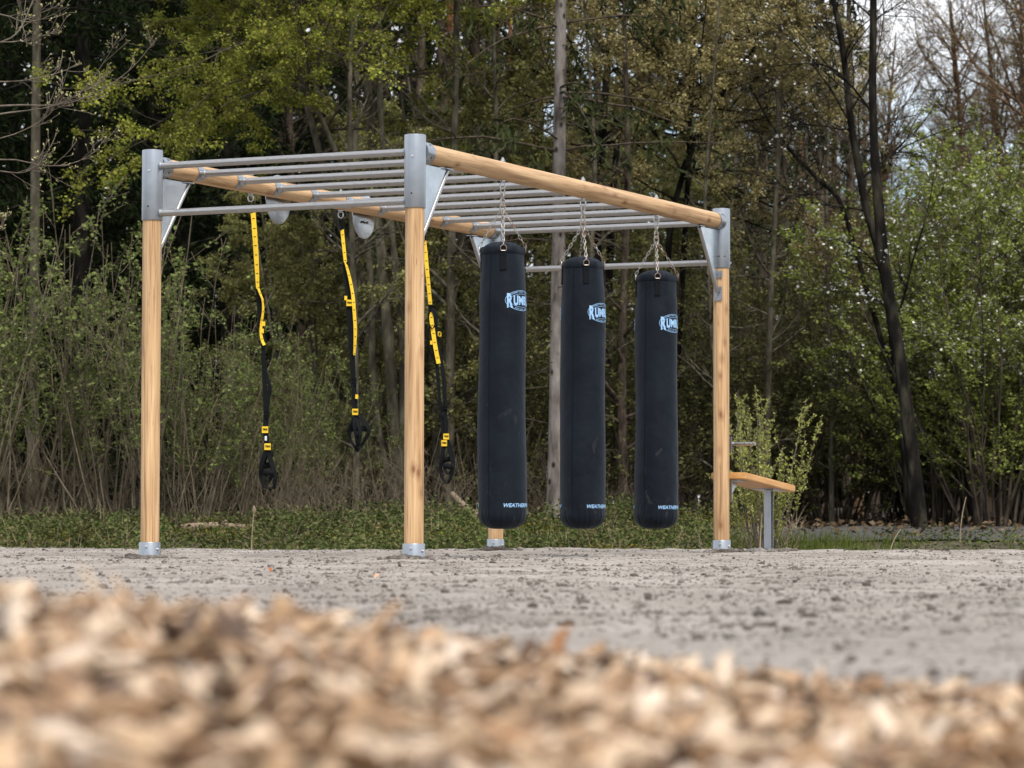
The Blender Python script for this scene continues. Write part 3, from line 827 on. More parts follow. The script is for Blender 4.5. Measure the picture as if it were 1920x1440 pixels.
def make_bag(loc, rz, label):
    """origin at the eye of the beam; rim hangs 0.415 m under it"""
    t = empty('punch_bag', loc, rz); tag(t, label, 'punch bag', 'punch bags hanging from the front beam')
    ZT = -BAG_DROP
    nth, nz = 120, 130
    th = np.linspace(0, 2 * pi, nth, endpoint=False)
    zz = np.concatenate([np.linspace(0, -1.70, 84), np.linspace(-1.715, -BAG_L, nz - 84)])
    TH, Z = np.meshgrid(th, zz)
    Rr = bag_r(TH, Z)
    V = np.stack([Rr * np.sin(TH), -Rr * np.cos(TH), Z + ZT], -1).reshape(-1, 3)
    i = (np.arange(nz - 1)[:, None] * nth + np.arange(nth)[None]); j = (np.arange(nz - 1)[:, None] * nth + (np.arange(nth) + 1) % nth)
    Fq = np.stack([i, i + nth, j + nth, j], -1).reshape(-1, 4)
    # sewn-in top: cushion that bulges over the rim
    me = bpy.data.meshes.new('bag_body')
    vl = [tuple(v) for v in V]; fl = [tuple(f) for f in Fq]
    fl.append(tuple((nz - 1) * nth + k for k in range(nth)))
    b0 = 0
    rings = [(0.975, 0.006), (0.95, 0.002), (0.93, -0.008), (0.88, 0.004), (0.78, 0.018), (0.60, 0.030), (0.35, 0.038), (0.12, 0.041)]
    prev = list(range(nth))
    for s, dz in rings:
        base = len(vl)
        for k in range(nth):
            rr_ = float(Rr[0, k]) * s; a = th[k]
            w = 0.003 * sin(13 * a + s * 5) * (1 if s < 0.96 else 0)
            vl.append((rr_ * sin(a), -rr_ * cos(a), ZT + dz + w))
        cur = [base + k for k in range(nth)]
        fl += [(prev[k], prev[(k + 1) % nth], cur[(k + 1) % nth], cur[k]) for k in range(nth)]
        prev = cur
    fl.append(tuple(prev))
    me.from_pydata(vl, [], fl); me.update()
    me.polygons.foreach_set('use_smooth', np.ones(len(me.polygons), bool)); me.set_sharp_from_angle(angle=R(60))
    body = mesh_ob('bag_body', me, M['bag'], t)
    # hem round the rim and the side seam
    g = G(); vs = []; fs = []
    for k in range(nth):
        a = th[k]
        for dz, of in ((0.003, 0.001), (0.001, 0.0026), (-0.040, 0.0028), (-0.043, 0.0002)):
            r_ = float(bag_r(a, min(dz, 0))) + of; vs.append((r_ * sin(a), -r_ * cos(a), ZT + dz))
    for k in range(nth):
        k2 = (k + 1) % nth
        for q in range(3): fs.append((k * 4 + q, k * 4 + q + 1, k2 * 4 + q + 1, k2 * 4 + q))
    g.add(vs, fs); g.build('hem', M['bag'], t, 50)
    g = G(); pts = []; sd = []
    for z in np.linspace(-0.044, -BAG_L + 0.06, 60):
        a = -0.58; r_ = float(bag_r(a, z)) + 0.0006
        pts.append((r_ * sin(a), -r_ * cos(a), ZT + z)); sd.append((cos(a), sin(a), 0))
    g.ribbon(pts, [0.0045] * len(pts), sd, 0.002); g.build('seam', M['webbing'], t)
    ringz = -0.155
    for q in range(4):
        a = q * pi / 2 + 0.04
        rad = Vector((sin(a), -cos(a), 0)); sdv = Vector((cos(a), sin(a), 0))
        g = G(); pts = []
        for z in np.linspace(0.004, -0.150, 18):
            r_ = float(bag_r(a, min(z, 0))) + 0.0042
            pts.append(rad * r_ + Vector((0, 0, ZT + z)))
        g.ribbon(pts, [0.038] * len(pts), [sdv] * len(pts), 0.003)
        for z in (-0.05, -0.142):                    # stitched bars
            r_ = float(bag_r(a, z)) + 0.0062
            c = rad * r_ + Vector((0, 0, ZT + z)); g.ribbon([c + Vector((0, 0, 0.006)), c - Vector((0, 0, 0.006))], [0.039, 0.039], [sdv, sdv], 0.003)
        lp = g.build('webbing_loop', M['webbing'], t)
        rc = rad * (float(bag_r(a, 0)) + 0.010) + Vector((0, 0, ZT - 0.012))
        g = G(); pts = []
        for k in range(18):
            b = 2 * pi * k / 18
            pts.append(rc + sdv * 0.0195 * cos(b) + Vector((0, 0, 0.023 * max(sin(b), -0.62))))
        g.tube(pts, 0.0029, 7, True); g.build('d_ring', M['chain'], lp)
        # chain from the swivel to this ring
        p0 = Vector((0, 0, ringz)) + rad * 0.008; p1 = rc + Vector((0, 0, 0.023))
        n = 10; d = p1 - p0; Lk = d.length / (n - 0.4) * 1.26
        n1 = d.cross(sdv).normalized(); g = G()
        for k in range(n):
            c = p0 + d * ((k + 0.5) / n)
            nr = sdv if k % 2 else n1
            jit = Matrix.Rotation(random.uniform(-0.3, 0.3), 3, d.normalized())
            g.link_ring(c, d, jit @ nr, Lk, 0.0160, 0.00205)
        g.build('chain', M['chain'], t)
    g = G()
    for k in range(3):
        g.link_ring((0, 0, -0.035 - 0.034 * k), (0, 0, 1), (1, 0.4, 0) if k % 2 else (-0.4, 1, 0), 0.052, 0.027, 0.0046, 16, 8)
    g.link_ring((0, 0, -0.140), (0, 0, 1), (-0.4, 1, 0), 0.050, 0.034, 0.0046, 16, 8)
    g.build('swivel', M['chain'], t)
    return t

BAG_DROP = 0.402
def wrap_children(t):
    ZT = -BAG_DROP
    for k in (0, 1):
        o = wrap(logo_drawing(), 'logo', t, -0.345, 0.19 + k * pi); o.location = (0, 0, ZT)
        bm = text_mesh('WEATHERPROOF', 0.0345, 0.0007, 0.28)
        o = wrap(bm, 'lettering', t, -1.672, 0.03 + k * pi); o.location = (0, 0, ZT)

bag_specs = [('nearest and largest looking black punch bag, hanging next to the front post', 0.0),
             ('middle black punch bag of three, hanging in front of the grey spruce trunk', 6.5),
             ('farthest black punch bag, hanging closest to the bench end of the frame', 1.5)]
def bag_place(i):
    p = rw(BAGX[i], 0.0, ZB - 0.100)
    view = math.atan2(p.x, p.y)              # bearing from the camera
    return p, -view + R(bag_specs[i][1])
p, rz = bag_place(0)
bag0 = make_bag(p, rz, bag_specs[0][0]); wrap_children(bag0)
for i in (1, 2):
    SAG[0] = 2.1 * i
    p, rz = bag_place(i)
    wrap_children(make_bag(p, rz, bag_specs[i][0]))

# ------------------------------------------------------------------ suspension straps
def smooth_path(pts, per=6):
    """Catmull-Rom through pts"""
    pts = [np.array(p, float) for p in pts]
    P = [2 * pts[0] - pts[1]] + pts + [2 * pts[-1] - pts[-2]]
    out = []
    for i in range(1, len(P) - 2):
        for k in range(per):
            t = k / per
            out.append(0.5 * ((2 * P[i]) + (-P[i - 1] + P[i + 1]) * t + (2 * P[i - 1] - 5 * P[i] + 4 * P[i + 1] - P[i + 2]) * t * t + (-P[i - 1] + 3 * P[i] - 3 * P[i + 1] + P[i + 2]) * t ** 3))
    out.append(P[-2])
    return [Vector(p) for p in out]

def make_straps(x, label, spec):
    """spec lengths in metres, measured from the eye: (sideways, down, toward camera)"""
    base = rw(x, W_, ZB - 0.112)
    t = empty('suspension_trainer', base); tag(t, label, 'suspension trainer', 'suspension trainers hanging from the rear beam')
    def V3(p): return Vector((p[0], -(p[2] if len(p) > 2 else 0.0), -p[1]))
    g = G(); c0 = V3(spec['carabiner'])
    pts = []
    for k in range(20):
        b = 2 * pi * k / 20; pts.append(Vector((c0.x * 0.5 + 0.013 * cos(b), 0, -0.036 + 0.044 * sin(b) + c0.z * 0)))
    g.tube(pts, 0.0042, 8, True); g.cyl((0.012, 0, -0.055), (0.014, 0, -0.022), 0.0058, 8)
    g.build('carabiner', M['black'], t)
    def strap(name, mat, pts, wd, twist, ticks=False):
        P = smooth_path([V3(p) for p in pts], 8); n = len(P)
        side = []; ws = []
        for i in range(n):
            u = i / (n - 1)
            tw = np.interp(u, np.linspace(0, 1, len(twist)), twist)
            side.append((cos(tw), sin(tw), 0)); ws.append(wd)
        o = G().ribbon(P, ws, side, 0.0028).build(name, mat, t)
        if ticks:
            acc = 0; nxt = 0.035
            for i in range(1, n):
                acc += (P[i] - P[i - 1]).length
                if acc > nxt and i < n - 1:
                    nxt += 0.062
                    T = (P[i + 1] - P[i - 1]).normalized(); sv = Vector(side[i]); sv = (sv - T * sv.dot(T)).normalized(); nv = T.cross(sv)
                    c = P[i]
                    G().ribbon([c - T * 0.0026, c + T * 0.0026], [wd * 0.5] * 2, [sv, sv], 0.0048).build('marking', M['black'], o)
        return o
    for nm, mt, pts, wd, tw, tk in spec['bands']: strap(nm, M[mt], pts, wd, tw, tk)
    for p in spec['buckles']:
        c = V3(p); g = G(); g.box(c, (0.042, 0.014, 0.020)); g.box(c + Vector((0, -0.008, 0.012)), (0.036, 0.008, 0.010)); g.build('buckle', M['black'], t)
    for p in spec['tags']:
        c = V3(p); g = G(); g.box(c, (0.042, 0.011, 0.044)); o = g.build('tag', M['yellow'], t)
        bm = text_mesh('TRX', 0.0165, 0.0012, 0.1, 'CENTER')
        for v in bm.verts: v.co = (v.co.x * 1.05, 0, v.co.y)
        me = bpy.data.meshes.new('tag_lettering'); bm.to_mesh(me); bm.free()
        q = mesh_ob('tag_lettering', me, M['black'], o); q.location = c + Vector((0, -0.0075, -0.004))
    for p in spec['tabs']:
        c = V3(p); g = G(); g.box(c, (0.020, 0.006, 0.030)); g.build('pull_tab', M['yellow'], t)
    for p in spec.get('labels', []):
        c = V3(p); g = G(); g.box(c, (0.014, 0.010, 0.030)); g.build('care_label', M['white_tag'], t)
    for a, b in spec['grips']:
        a = V3(a); b = V3(b); d = (b - a).normalized(); g = G()
        Mx = Matrix.Translation(a) @ d.to_track_quat('Z', 'Y').to_matrix().to_4x4(); Ln = (b - a).length
        prof = [(0.019, 0), (0.024, 0.003), (0.024, 0.010), (0.0195, 0.012)] + [(0.0195 + 0.0012 * (k % 2), 0.012 + (Ln - 0.024) * k / 12) for k in range(1, 12)] + [(0.0195, Ln - 0.012), (0.024, Ln - 0.010), (0.024, Ln - 0.003), (0.019, Ln)]
        g.lathe(prof, 18, Mx); g.build('grip', M['foam'], t)
    for lp in spec['loops']:
        strap('foot_loop', M['black'], lp, 0.034, (0.5, 1.0, 0.9, 0.3), False)
    return t

def scl(zx, zy, ox, oy, s, off=(430, 360), zs=2.483):
    """metres from an eye at photo position ox,oy"""
    return ((zx / zs + off[0] - ox) / s, (zy / zs + off[1] - oy) / s)

def spec_from(ox, oy, s, d):
    f = lambda p: (*scl(p[0], p[1], ox, oy, s), p[2] if len(p) > 2 else 0.0)
    out = {'carabiner': f(d['carabiner'])}
    out['bands'] = [(nm, mt, [f(p) for p in pts], wd, tw, tk) for nm, mt, pts, wd, tw, tk in d['bands']]
    for k in ('buckles', 'tags', 'tabs', 'labels'): out[k] = [f(p) for p in d.get(k, [])]
    out['grips'] = [(f(a), f(b)) for a, b in d['grips']]
    out['loops'] = [[f(p) for p in lp] for lp in d['loops']]
    return out

S1 = dict(carabiner=(103, 90), bands=[
    ('upper_strap', 'yellow', [(105, 96), (111, 170), (117, 250), (123, 340), (128, 440), (131, 452)], 0.033, (0.1, 0.1, 0.25, 0.9, 1.15), True),
    ('strap_tail', 'yellow', [(131, 450, .01), (142, 478, .02), (153, 508, .02), (155, 560, .02), (147, 620, .02), (146, 660, .02), (152, 695, .02), (162, 716, .02)], 0.022, (0.9, 1.1, 0.8, 0.5), True),
    ('lower_strap', 'black', [(130, 446), (133, 480), (137, 540), (142, 600), (152, 660), (157, 720), (158, 800), (161, 860), (166, 940), (170, 1020), (169, 1110), (172, 1150), (178, 1195)], 0.036, (0.6, 0.3, 0.9, 0.5, 0.3), False),
    ('lower_strap', 'black', [(158, 800, -.01), (172, 860, -.02), (186, 910, -.02), (180, 960, -.02), (174, 1030, -.01), (174, 1120, -.01), (179, 1195, -.01)], 0.028, (0.9, 0.4, 0.9), False),
    ], buckles=[(136, 505), (173, 1030), (173, 1048)], tags=[(167, 1110, .012), (179, 1189, .012)], tabs=[(158, 616, .012), (152, 650, .02)], labels=[(171, 1150, .014)],
    grips=[((160, 1308, .02), (212, 1312, .02)), ((158, 1278, -.05), (204, 1270, -.05))],
    loops=[[(179, 1195), (158, 1250, .02), (148, 1300, .03), (152, 1345, .03), (180, 1380, .02), (210, 1375, .01), (214, 1320, .01), (196, 1260, .0), (181, 1200)],
           [(177, 1195), (166, 1245, -.03), (150, 1290, -.05), (162, 1330, -.05), (186, 1345, -.05), (200, 1300, -.05), (190, 1240, -.03), (180, 1200)]])
S2 = dict(carabiner=(520, 150), bands=[
    ('hanger', 'black', [(519, 128), (520, 150), (521, 178)], 0.030, (0.6, 0.5), False),
    ('upper_strap', 'yellow', [(521, 174), (525, 215), (530, 262), (535, 310), (537, 328)], 0.025, (0.2, 0.4, 0.7), True),
    ('strap_tail', 'yellow', [(538, 328, .012), (550, 370, .02), (563, 425, .02), (574, 490, .02), (580, 560, .02), (585, 640, .02), (584, 710, .02), (581, 762, .02)], 0.025, (1.0, 0.7, 0.35, 0.5, 1.1), True),
    ('lower_strap', 'black', [(536, 326), (540, 380), (546, 440), (553, 500), (560, 590), (563, 680), (570, 760), (574, 830), (578, 900), (583, 980), (587, 1040)], 0.040, (0.4, 0.1, 0.2, 0.6, 0.3), False),
    ('lower_strap', 'black', [(552, 500, -.01), (559, 620, -.02), (566, 720, -.02), (576, 840, -.01), (584, 980, -.01), (588, 1045, -.01)], 0.030, (0.6, 0.9, 0.4), False),
    ], buckles=[(537, 340), (578, 878), (578, 895)], tags=[(557, 518, .014), (586, 1026, .012)], tabs=[(540, 495, .012), (593, 955, .012)],
    grips=[((566, 1104, -.02), (642, 1103, -.02)), ((588, 1130, .03), (612, 1140, .03)), ((586, 1190, .02), (610, 1200, .02))],
    loops=[[(588, 1040), (572, 1085, .02), (558, 1115, .03), (566, 1160, .03), (592, 1196, .03), (600, 1200, .02), (636, 1150, .01), (650, 1108, 0), (622, 1065, 0), (596, 1030, 0)],
           [(588, 1045), (584, 1090, .04), (592, 1140, .05), (600, 1180, .04), (612, 1130, .04), (600, 1080, .02), (590, 1045)]])
S3 = dict(carabiner=(897, 185), bands=[
    ('hanger', 'black', [(896, 165), (899, 195), (903, 225)], 0.030, (0.5, 0.3), False),
    ('upper_strap', 'yellow', [(904, 215), (912, 290), (919, 370), (926, 440), (934, 520), (936, 530)], 0.029, (0.15, 0.2, 0.3, 0.5), True),
    ('strap_tail', 'yellow', [(937, 560, .012), (942, 610, .02), (949, 660, .02), (960, 730, .02), (974, 800, .02)], 0.031, (0.3, 0.1, 0.1, 0.2), True),
    ('lower_strap', 'black', [(935, 528), (934, 580), (945, 670), (956, 750), (967, 830), (975, 920), (983, 1000), (990, 1070), (996, 1130), (1001, 1175)], 0.030, (0.7, 0.4, 0.9, 0.4), False),
    ('lower_strap', 'black', [(940, 540, -.01), (958, 610, -.01), (976, 720, -.01), (990, 810, -.01), (999, 890, -.01), (1003, 980, -.01), (1007, 1060, -.01), (1011, 1145, -.01)], 0.032, (0.5, 0.9, 0.3, 0.4), False),
    ], buckles=[(937, 535), (1004, 1005), (987, 1048)], tags=[(1010, 1140, 0), (1001, 1171, .014)], tabs=[(976, 660, .01), (940, 702, .012), (980, 664, .01)],
    grips=[((999, 1278, .03), (1045, 1280, .03)), ((1000, 1246, -.03), (1040, 1242, -.03))],
    loops=[[(1001, 1175), (993, 1225, .02), (985, 1280, .03), (992, 1330, .03), (1014, 1356, .03), (1032, 1330, .02), (1043, 1280, .01), (1032, 1225, 0), (1012, 1150, 0)],
           [(1001, 1178), (996, 1215, -.02), (1000, 1280, -.03), (1022, 1315, -.03), (1044, 1270, -.03), (1034, 1215, -.02), (1012, 1150, 0)],
           [(937, 545, .012), (932, 575, .016), (934, 612, .018), (946, 636, .018), (960, 620, .016), (961, 585, .014), (948, 552, .012), (940, 545, .012)]])
def eye_px(x):
    b = rw(x, W_, ZB - 0.112); s = F_PX / b.y
    return 960 + b.x * s, 980 - (b.z - CAM_H) * s, s
for x, lb, S in ((STRAPX[0], 'yellow and black suspension trainer nearest the left post, its tail kinked and loops lowest', S1),
                 (STRAPX[1], 'middle yellow and black suspension trainer, hanging between the two steel discs', S2),
                 (STRAPX[2], 'yellow and black suspension trainer partly behind the front post, leaning right', S3)):
    ex, ey, s = eye_px(x)
    make_straps(x, lb, spec_from(ex, ey, s, S))

# ------------------------------------------------------------------ sit-up bench
bench = empty('sit_up_bench', rw(L_ + 0.07, -0.03, 0), RZ)
tag(bench, 'sloping plank sit up bench with steel leg behind the far right post', 'bench')
slope = math.atan2(0.085, 1.02)
Mb = Matrix.Translation((0, 0, 0.585)) @ Matrix.Rotation(slope, 4, 'Y')
bm = bmesh.new()
bmesh.ops.create_cube(bm, size=1.0)
for v in bm.verts: v.co = (0.52 + v.co.x * 1.05, v.co.y * 0.285, v.co.z * 0.052)
bmesh.ops.bevel(bm, geom=bm.edges[:], offset=0.006, segments=3, affect='EDGES')
me = bpy.data.meshes.new('seat'); bm.to_mesh(me); bm.free()
me.polygons.foreach_set('use_smooth', np.ones(len(me.polygons), bool)); me.set_sharp_from_angle(angle=R(35))
seat = mesh_ob('seat', me, M['plank'], bench); seat.matrix_local = Mb
g = G()
g.box((0.83, 0, -0.027), (0.20, 0.20, 0.006)); g.box((0.10, 0, -0.027), (0.14, 0.16, 0.006))
g.build('fixing_plate', M['galv'], seat)
g = G()
for sx in (-1, 1): g.box((0.83 + sx * 0.024, 0, 0.235), (0.007, 0.056, 0.53))
g.box((0.83, 0, 0.235), (0.041, 0.007, 0.53))
leg = g.build('leg', M['galv'], bench); leg.location = (0, 0, -0.02)
g = G(); Mx = Matrix.Rotation(pi / 2, 4, 'X')
g.prism([(0.0, 0.40), (0.175, 0.535), (0.0, 0.55)], 0.006, Mx)
g.box((-0.003, 0, 0.47), (0.006, 0.06, 0.17)); g.build('wall_bracket', M['plate'], bench)
g = G(); g.cyl((0.055, -0.195, 0.826), (0.055, 0.115, 0.826), 0.0135, 20, 0.001)
fb = g.build('foot_bar', M['stainless'], bench)
g = G(); g.box((0.022, 0.0, 0.826), (0.05, 0.04, 0.03)); g.box((-0.003, 0, 0.82), (0.006, 0.055, 0.12)); g.prism([(0, 0.77), (0.045, 0.815), (0, 0.82)], 0.006, Mx)
g.build('bar_mount', M['galv'], fb)
g = G()
for yy in (-0.18, -0.15, -0.11): g.cyl((0.055 - 0.0138, yy, 0.829), (0.055 - 0.0125, yy, 0.829), 0.004, 8)
g.build('hole', M['hole'], fb)

# ------------------------------------------------------------------ vegetation generators
def tubes(P, Rd, sides):
    """many tubes at once: P (m,n,3), Rd (m,n)"""
    m, n, _ = P.shape
    T = np.gradient(P, axis=1); T /= np.linalg.norm(T, axis=2, keepdims=True) + 1e-9
    mean = T.mean(1)
    ref = np.where((np.abs(mean[:, 2]) > 0.8)[:, None], np.array([[1.0, 0.13, 0]]), np.array([[0, 0.1, 1.0]]))[:, None]
    U = np.cross(T, ref); U /= np.linalg.norm(U, axis=2, keepdims=True) + 1e-9
    Wv = np.cross(T, U)
    a = np.arange(sides) * 2 * pi / sides
    ring = P[:, :, None] + Rd[:, :, None, None] * (U[:, :, None] * np.cos(a)[None, None, :, None] + Wv[:, :, None] * np.sin(a)[None, None, :, None])
    V = ring.reshape(-1, 3)
    b = (np.arange(m)[:, None, None] * n + np.arange(n - 1)[None, :, None]) * sides
    k = np.arange(sides)[None, None]; k2 = (k + 1) % sides
    Fq = np.stack([b + k, b + k2, b + sides + k2, b + sides + k], -1).reshape(-1, 4)
    return V, Fq

class Veg:
    def __init__(s): s.v = []; s.f = []; s.n = 0
    def add(s, V, Fq):
        s.v.append(V); s.f.append(Fq + s.n); s.n += len(V)
    def mesh(s, name, smooth=False):
        return quad_mesh(name, np.concatenate(s.v), np.concatenate(s.f), smooth)

def grow_children(rng, P, Rd, n, t0, t1, ang, ln, npts, wob, up, rr, shrink=0.55, plane=None):
    """children of every parent polyline in P (m,k,3)"""
    m, k, _ = P.shape
    plen = np.linalg.norm(np.diff(P, axis=1), axis=2).sum(1)
    t = rng.uniform(t0, t1, (m, n)); f = t * (k - 1); i = np.minimum(f.astype(int), k - 2); fr = (f - i)[..., None]
    mi = np.arange(m)[:, None]
    S = P[mi, i] * (1 - fr) + P[mi, i + 1] * fr
    T = P[mi, i + 1] - P[mi, i]; T /= np.linalg.norm(T, axis=2, keepdims=True) + 1e-9
    r0 = (Rd[mi, i] * (1 - fr[..., 0]) + Rd[mi, i + 1] * fr[..., 0]) * rr
    rnd = rng.normal(size=(m, n, 3))
    if plane is not None: rnd[..., 2] *= plane
    Q = rnd - T * (rnd * T).sum(-1, keepdims=True); Q /= np.linalg.norm(Q, axis=2, keepdims=True) + 1e-9
    a = rng.uniform(ang[0], ang[1], (m, n, 1))
    D = T * np.cos(a) + Q * np.sin(a)
    Ln = (rng.uniform(ln[0], ln[1], (m, n)) * plen[:, None] * (1 - shrink * (t - t0) / max(t1 - t0, 1e-6)))
    return march(rng, S.reshape(-1, 3), D.reshape(-1, 3), Ln.ravel(), r0.ravel(), npts, wob, up)

def march(rng, S, D, Ln, r0, npts, wob, up, tip=0.25):
    m = len(S); P = np.zeros((m, npts, 3)); P[:, 0] = S; D = D.copy()
    st = (Ln / (npts - 1))[:, None]
    for j in range(1, npts):
        D = D + rng.normal(0, wob, (m, 3)); D[:, 2] += up
        D /= np.linalg.norm(D, axis=1, keepdims=True) + 1e-9
        P[:, j] = P[:, j - 1] + D * st
    Rd = r0[:, None] * np.linspace(1, tip, npts)[None]
    return P, Rd

def sample_on(rng, P, per, t0=0.15):
    m, k, _ = P.shape
    t = rng.uniform(t0, 1, (m, per)) * (k - 1); i = np.minimum(t.astype(int), k - 2); fr = (t - i)[..., None]
    mi = np.arange(m)[:, None]
    return (P[mi, i] * (1 - fr) + P[mi, i + 1] * fr).reshape(-1, 3), (P[mi, i + 1] - P[mi, i]).reshape(-1, 3)

def leaves(rng, pos, size, per=3, spread=0.03, aspect=0.62, droop=0.5, flat=0.7):
    """leaf-sized folded quads round every point"""
    pos = np.repeat(pos, per, 0); n = len(pos)
    pos = pos + rng.normal(0, spread, (n, 3))
    a = rng.normal(size=(n, 3)); a[:, 2] = a[:, 2] * 0.6 - droop; a /= np.linalg.norm(a, axis=1, keepdims=True)
    nr = rng.normal(size=(n, 3)); nr[:, 2] = np.abs(nr[:, 2]) + flat
    b = np.cross(a, nr); b /= np.linalg.norm(b, axis=1, keepdims=True) + 1e-9
    nn = np.cross(b, a)
    s = (size * rng.uniform(0.55, 1.3, n))[:, None]
    w = s * aspect * 0.5
    V = np.stack([pos, pos + a * s * 0.45 + b * w + nn * s * 0.08, pos + a * s, pos + a * s * 0.5 - b * w + nn * s * 0.08], 1)
    return V.reshape(-1, 3), (np.arange(n)[:, None] * 4 + np.arange(4)[None])

def plant(name, label, cat, loc, wood, wmat, crown=None, cmat=None, group=None, extra=None, wname='trunk', rz=0.0):
    o = empty(name, loc, rz); tag(o, label, cat, group)
    mesh_ob(wname, wood.mesh(wname, True), wmat, o)
    if hasattr(wood, 'limbs'):
        nq = sum(len(f) for f in crown.f); crown.add(np.concatenate(wood.limbs.v), np.concatenate(wood.limbs.f))
        me = crown.mesh('crown'); me.materials.append(cmat); me.materials.append(M['bark_dark' if cmat is M['l_spruce'] else 'bark_brown'])
        mi = np.zeros(len(me.polygons), np.int32); mi[nq:] = 1; me.polygons.foreach_set('material_index', mi)
        link(bpy.data.objects.new('crown', me), o)
    elif crown is not None: mesh_ob('crown', crown.mesh('crown'), cmat, o)
    if extra: 
        for nm, vg, mt in extra: mesh_ob(nm, vg.mesh(nm), mt, o)
    return o

def copy_plant(src, loc, rz, sc, label, group=None):
    c = src.copy(); COL.objects.link(c); c.location = loc; c.rotation_euler = (0, 0, rz); c.scale = (sc, sc, sc * random.uniform(0.94, 1.08))
    c['label'] = label
    if group: c['group'] = group
    elif 'group' in c: del c['group']
    for ch in src.children:
        d = ch.copy(); COL.objects.link(d); d.parent = c
    return c

def line(pts, n):
    """resample a control polyline smoothly to n points; rows x,y,z,r"""
    pts = np.array(pts, float); t = np.linspace(0, len(pts) - 1, n)
    out = np.stack([np.interp(t, np.arange(len(pts)), pts[:, k]) for k in range(pts.shape[1])], 1)
    for _ in range(2): out[1:-1] = (out[:-2] + 2 * out[1:-1] + out[2:]) / 4
    return out

def broadleaf(seed, trunks, n1, n2, n3, leaf, per_twig, lper, t0=0.25, l1=(0.28, 0.45), a1=(0.7, 1.25), up1=0.05, l2=(0.3, 0.5), l3=(0.3, 0.5), wob=0.12, plane=None, spread=0.03, droop=0.5, rmax=0.5, up2=0.0):
    """trunks: list of (n,4) arrays; returns wood, crown, and twig polylines"""
    rng = np.random.default_rng(seed); wood = Veg(); tw = []
    for tr in trunks:
        P = tr[None, :, :3]; Rd = tr[None, :, 3]
        wood.add(*tubes(P, Rd, 10))
        P1, R1 = grow_children(rng, P, Rd, n1, t0, 0.98, a1, l1, 9, wob, up1, rmax, 0.6)
        wood.add(*tubes(P1, R1, 6))
        P2, R2 = grow_children(rng, P1, R1, n2, 0.15, 0.98, (0.5, 1.1), l2, 6, wob * 1.2, up2, 0.6, 0.5, plane)
        wood.add(*tubes(P2, np.maximum(R2, 0.0035), 4))
        P3, R3 = grow_children(rng, P2, R2, n3, 0.15, 1.0, (0.5, 1.0), l3, 4, wob * 1.4, up2, 0.6, 0.4, plane)
        wood.add(*tubes(P3, np.maximum(R3, 0.0022), 3))
        tw.append(P3)
        tw2 = P2
    T = np.concatenate(tw)
    cr = None
    if leaf:
        pos, _ = sample_on(rng, T, per_twig)
        cr = Veg(); cr.add(*leaves(rng, pos, leaf, lper, spread, droop=droop))
    return wood, cr, T

def shrub(seed, nst, h, spread, leaf, per, lper, bare=0.35, r=0.012, side=9, up=0.07, l2=(0.15, 0.32), dens=1.0):
    """many stems from one stool"""
    rng = np.random.default_rng(seed); wood = Veg()
    a = rng.uniform(0, 2 * pi, nst); rr = rng.random(nst) ** 0.7 * 0.45 * spread
    S = np.stack([rr * np.cos(a), rr * np.sin(a), np.full(nst, -0.1)], 1)
    tilt = rng.uniform(0.02, 0.5, nst) * spread
    D = np.stack([np.cos(a) * np.sin(tilt), np.sin(a) * np.sin(tilt), np.cos(tilt)], 1)
    P, Rd = march(rng, S, D, h * rng.uniform(0.55, 1.08, nst), r * rng.uniform(0.5, 1.2, nst), 10, 0.07, up, 0.2)
    wood.add(*tubes(P, np.maximum(Rd, 0.003), 5))
    P2, R2 = grow_children(rng, P, Rd, side, bare, 1.0, (0.4, 0.95), l2, 5, 0.12, 0.05, 0.6, 0.5)
    wood.add(*tubes(P2, np.maximum(R2, 0.0024), 3))
    P3, R3 = grow_children(rng, P2, R2, 3, 0.2, 1.0, (0.4, 0.9), (0.3, 0.5), 4, 0.12, 0.03, 0.6, 0.4)
    wood.add(*tubes(P3, np.maximum(R3, 0.002), 3))
    pos, _ = sample_on(rng, np.concatenate([P2[:, ::1][:, :4], P3]), per, 0.2)
    cr = None
    if leaf:
        cr = Veg(); cr.add(*leaves(rng, pos, leaf, lper, 0.02, droop=0.0, flat=0.4))
    return wood, cr

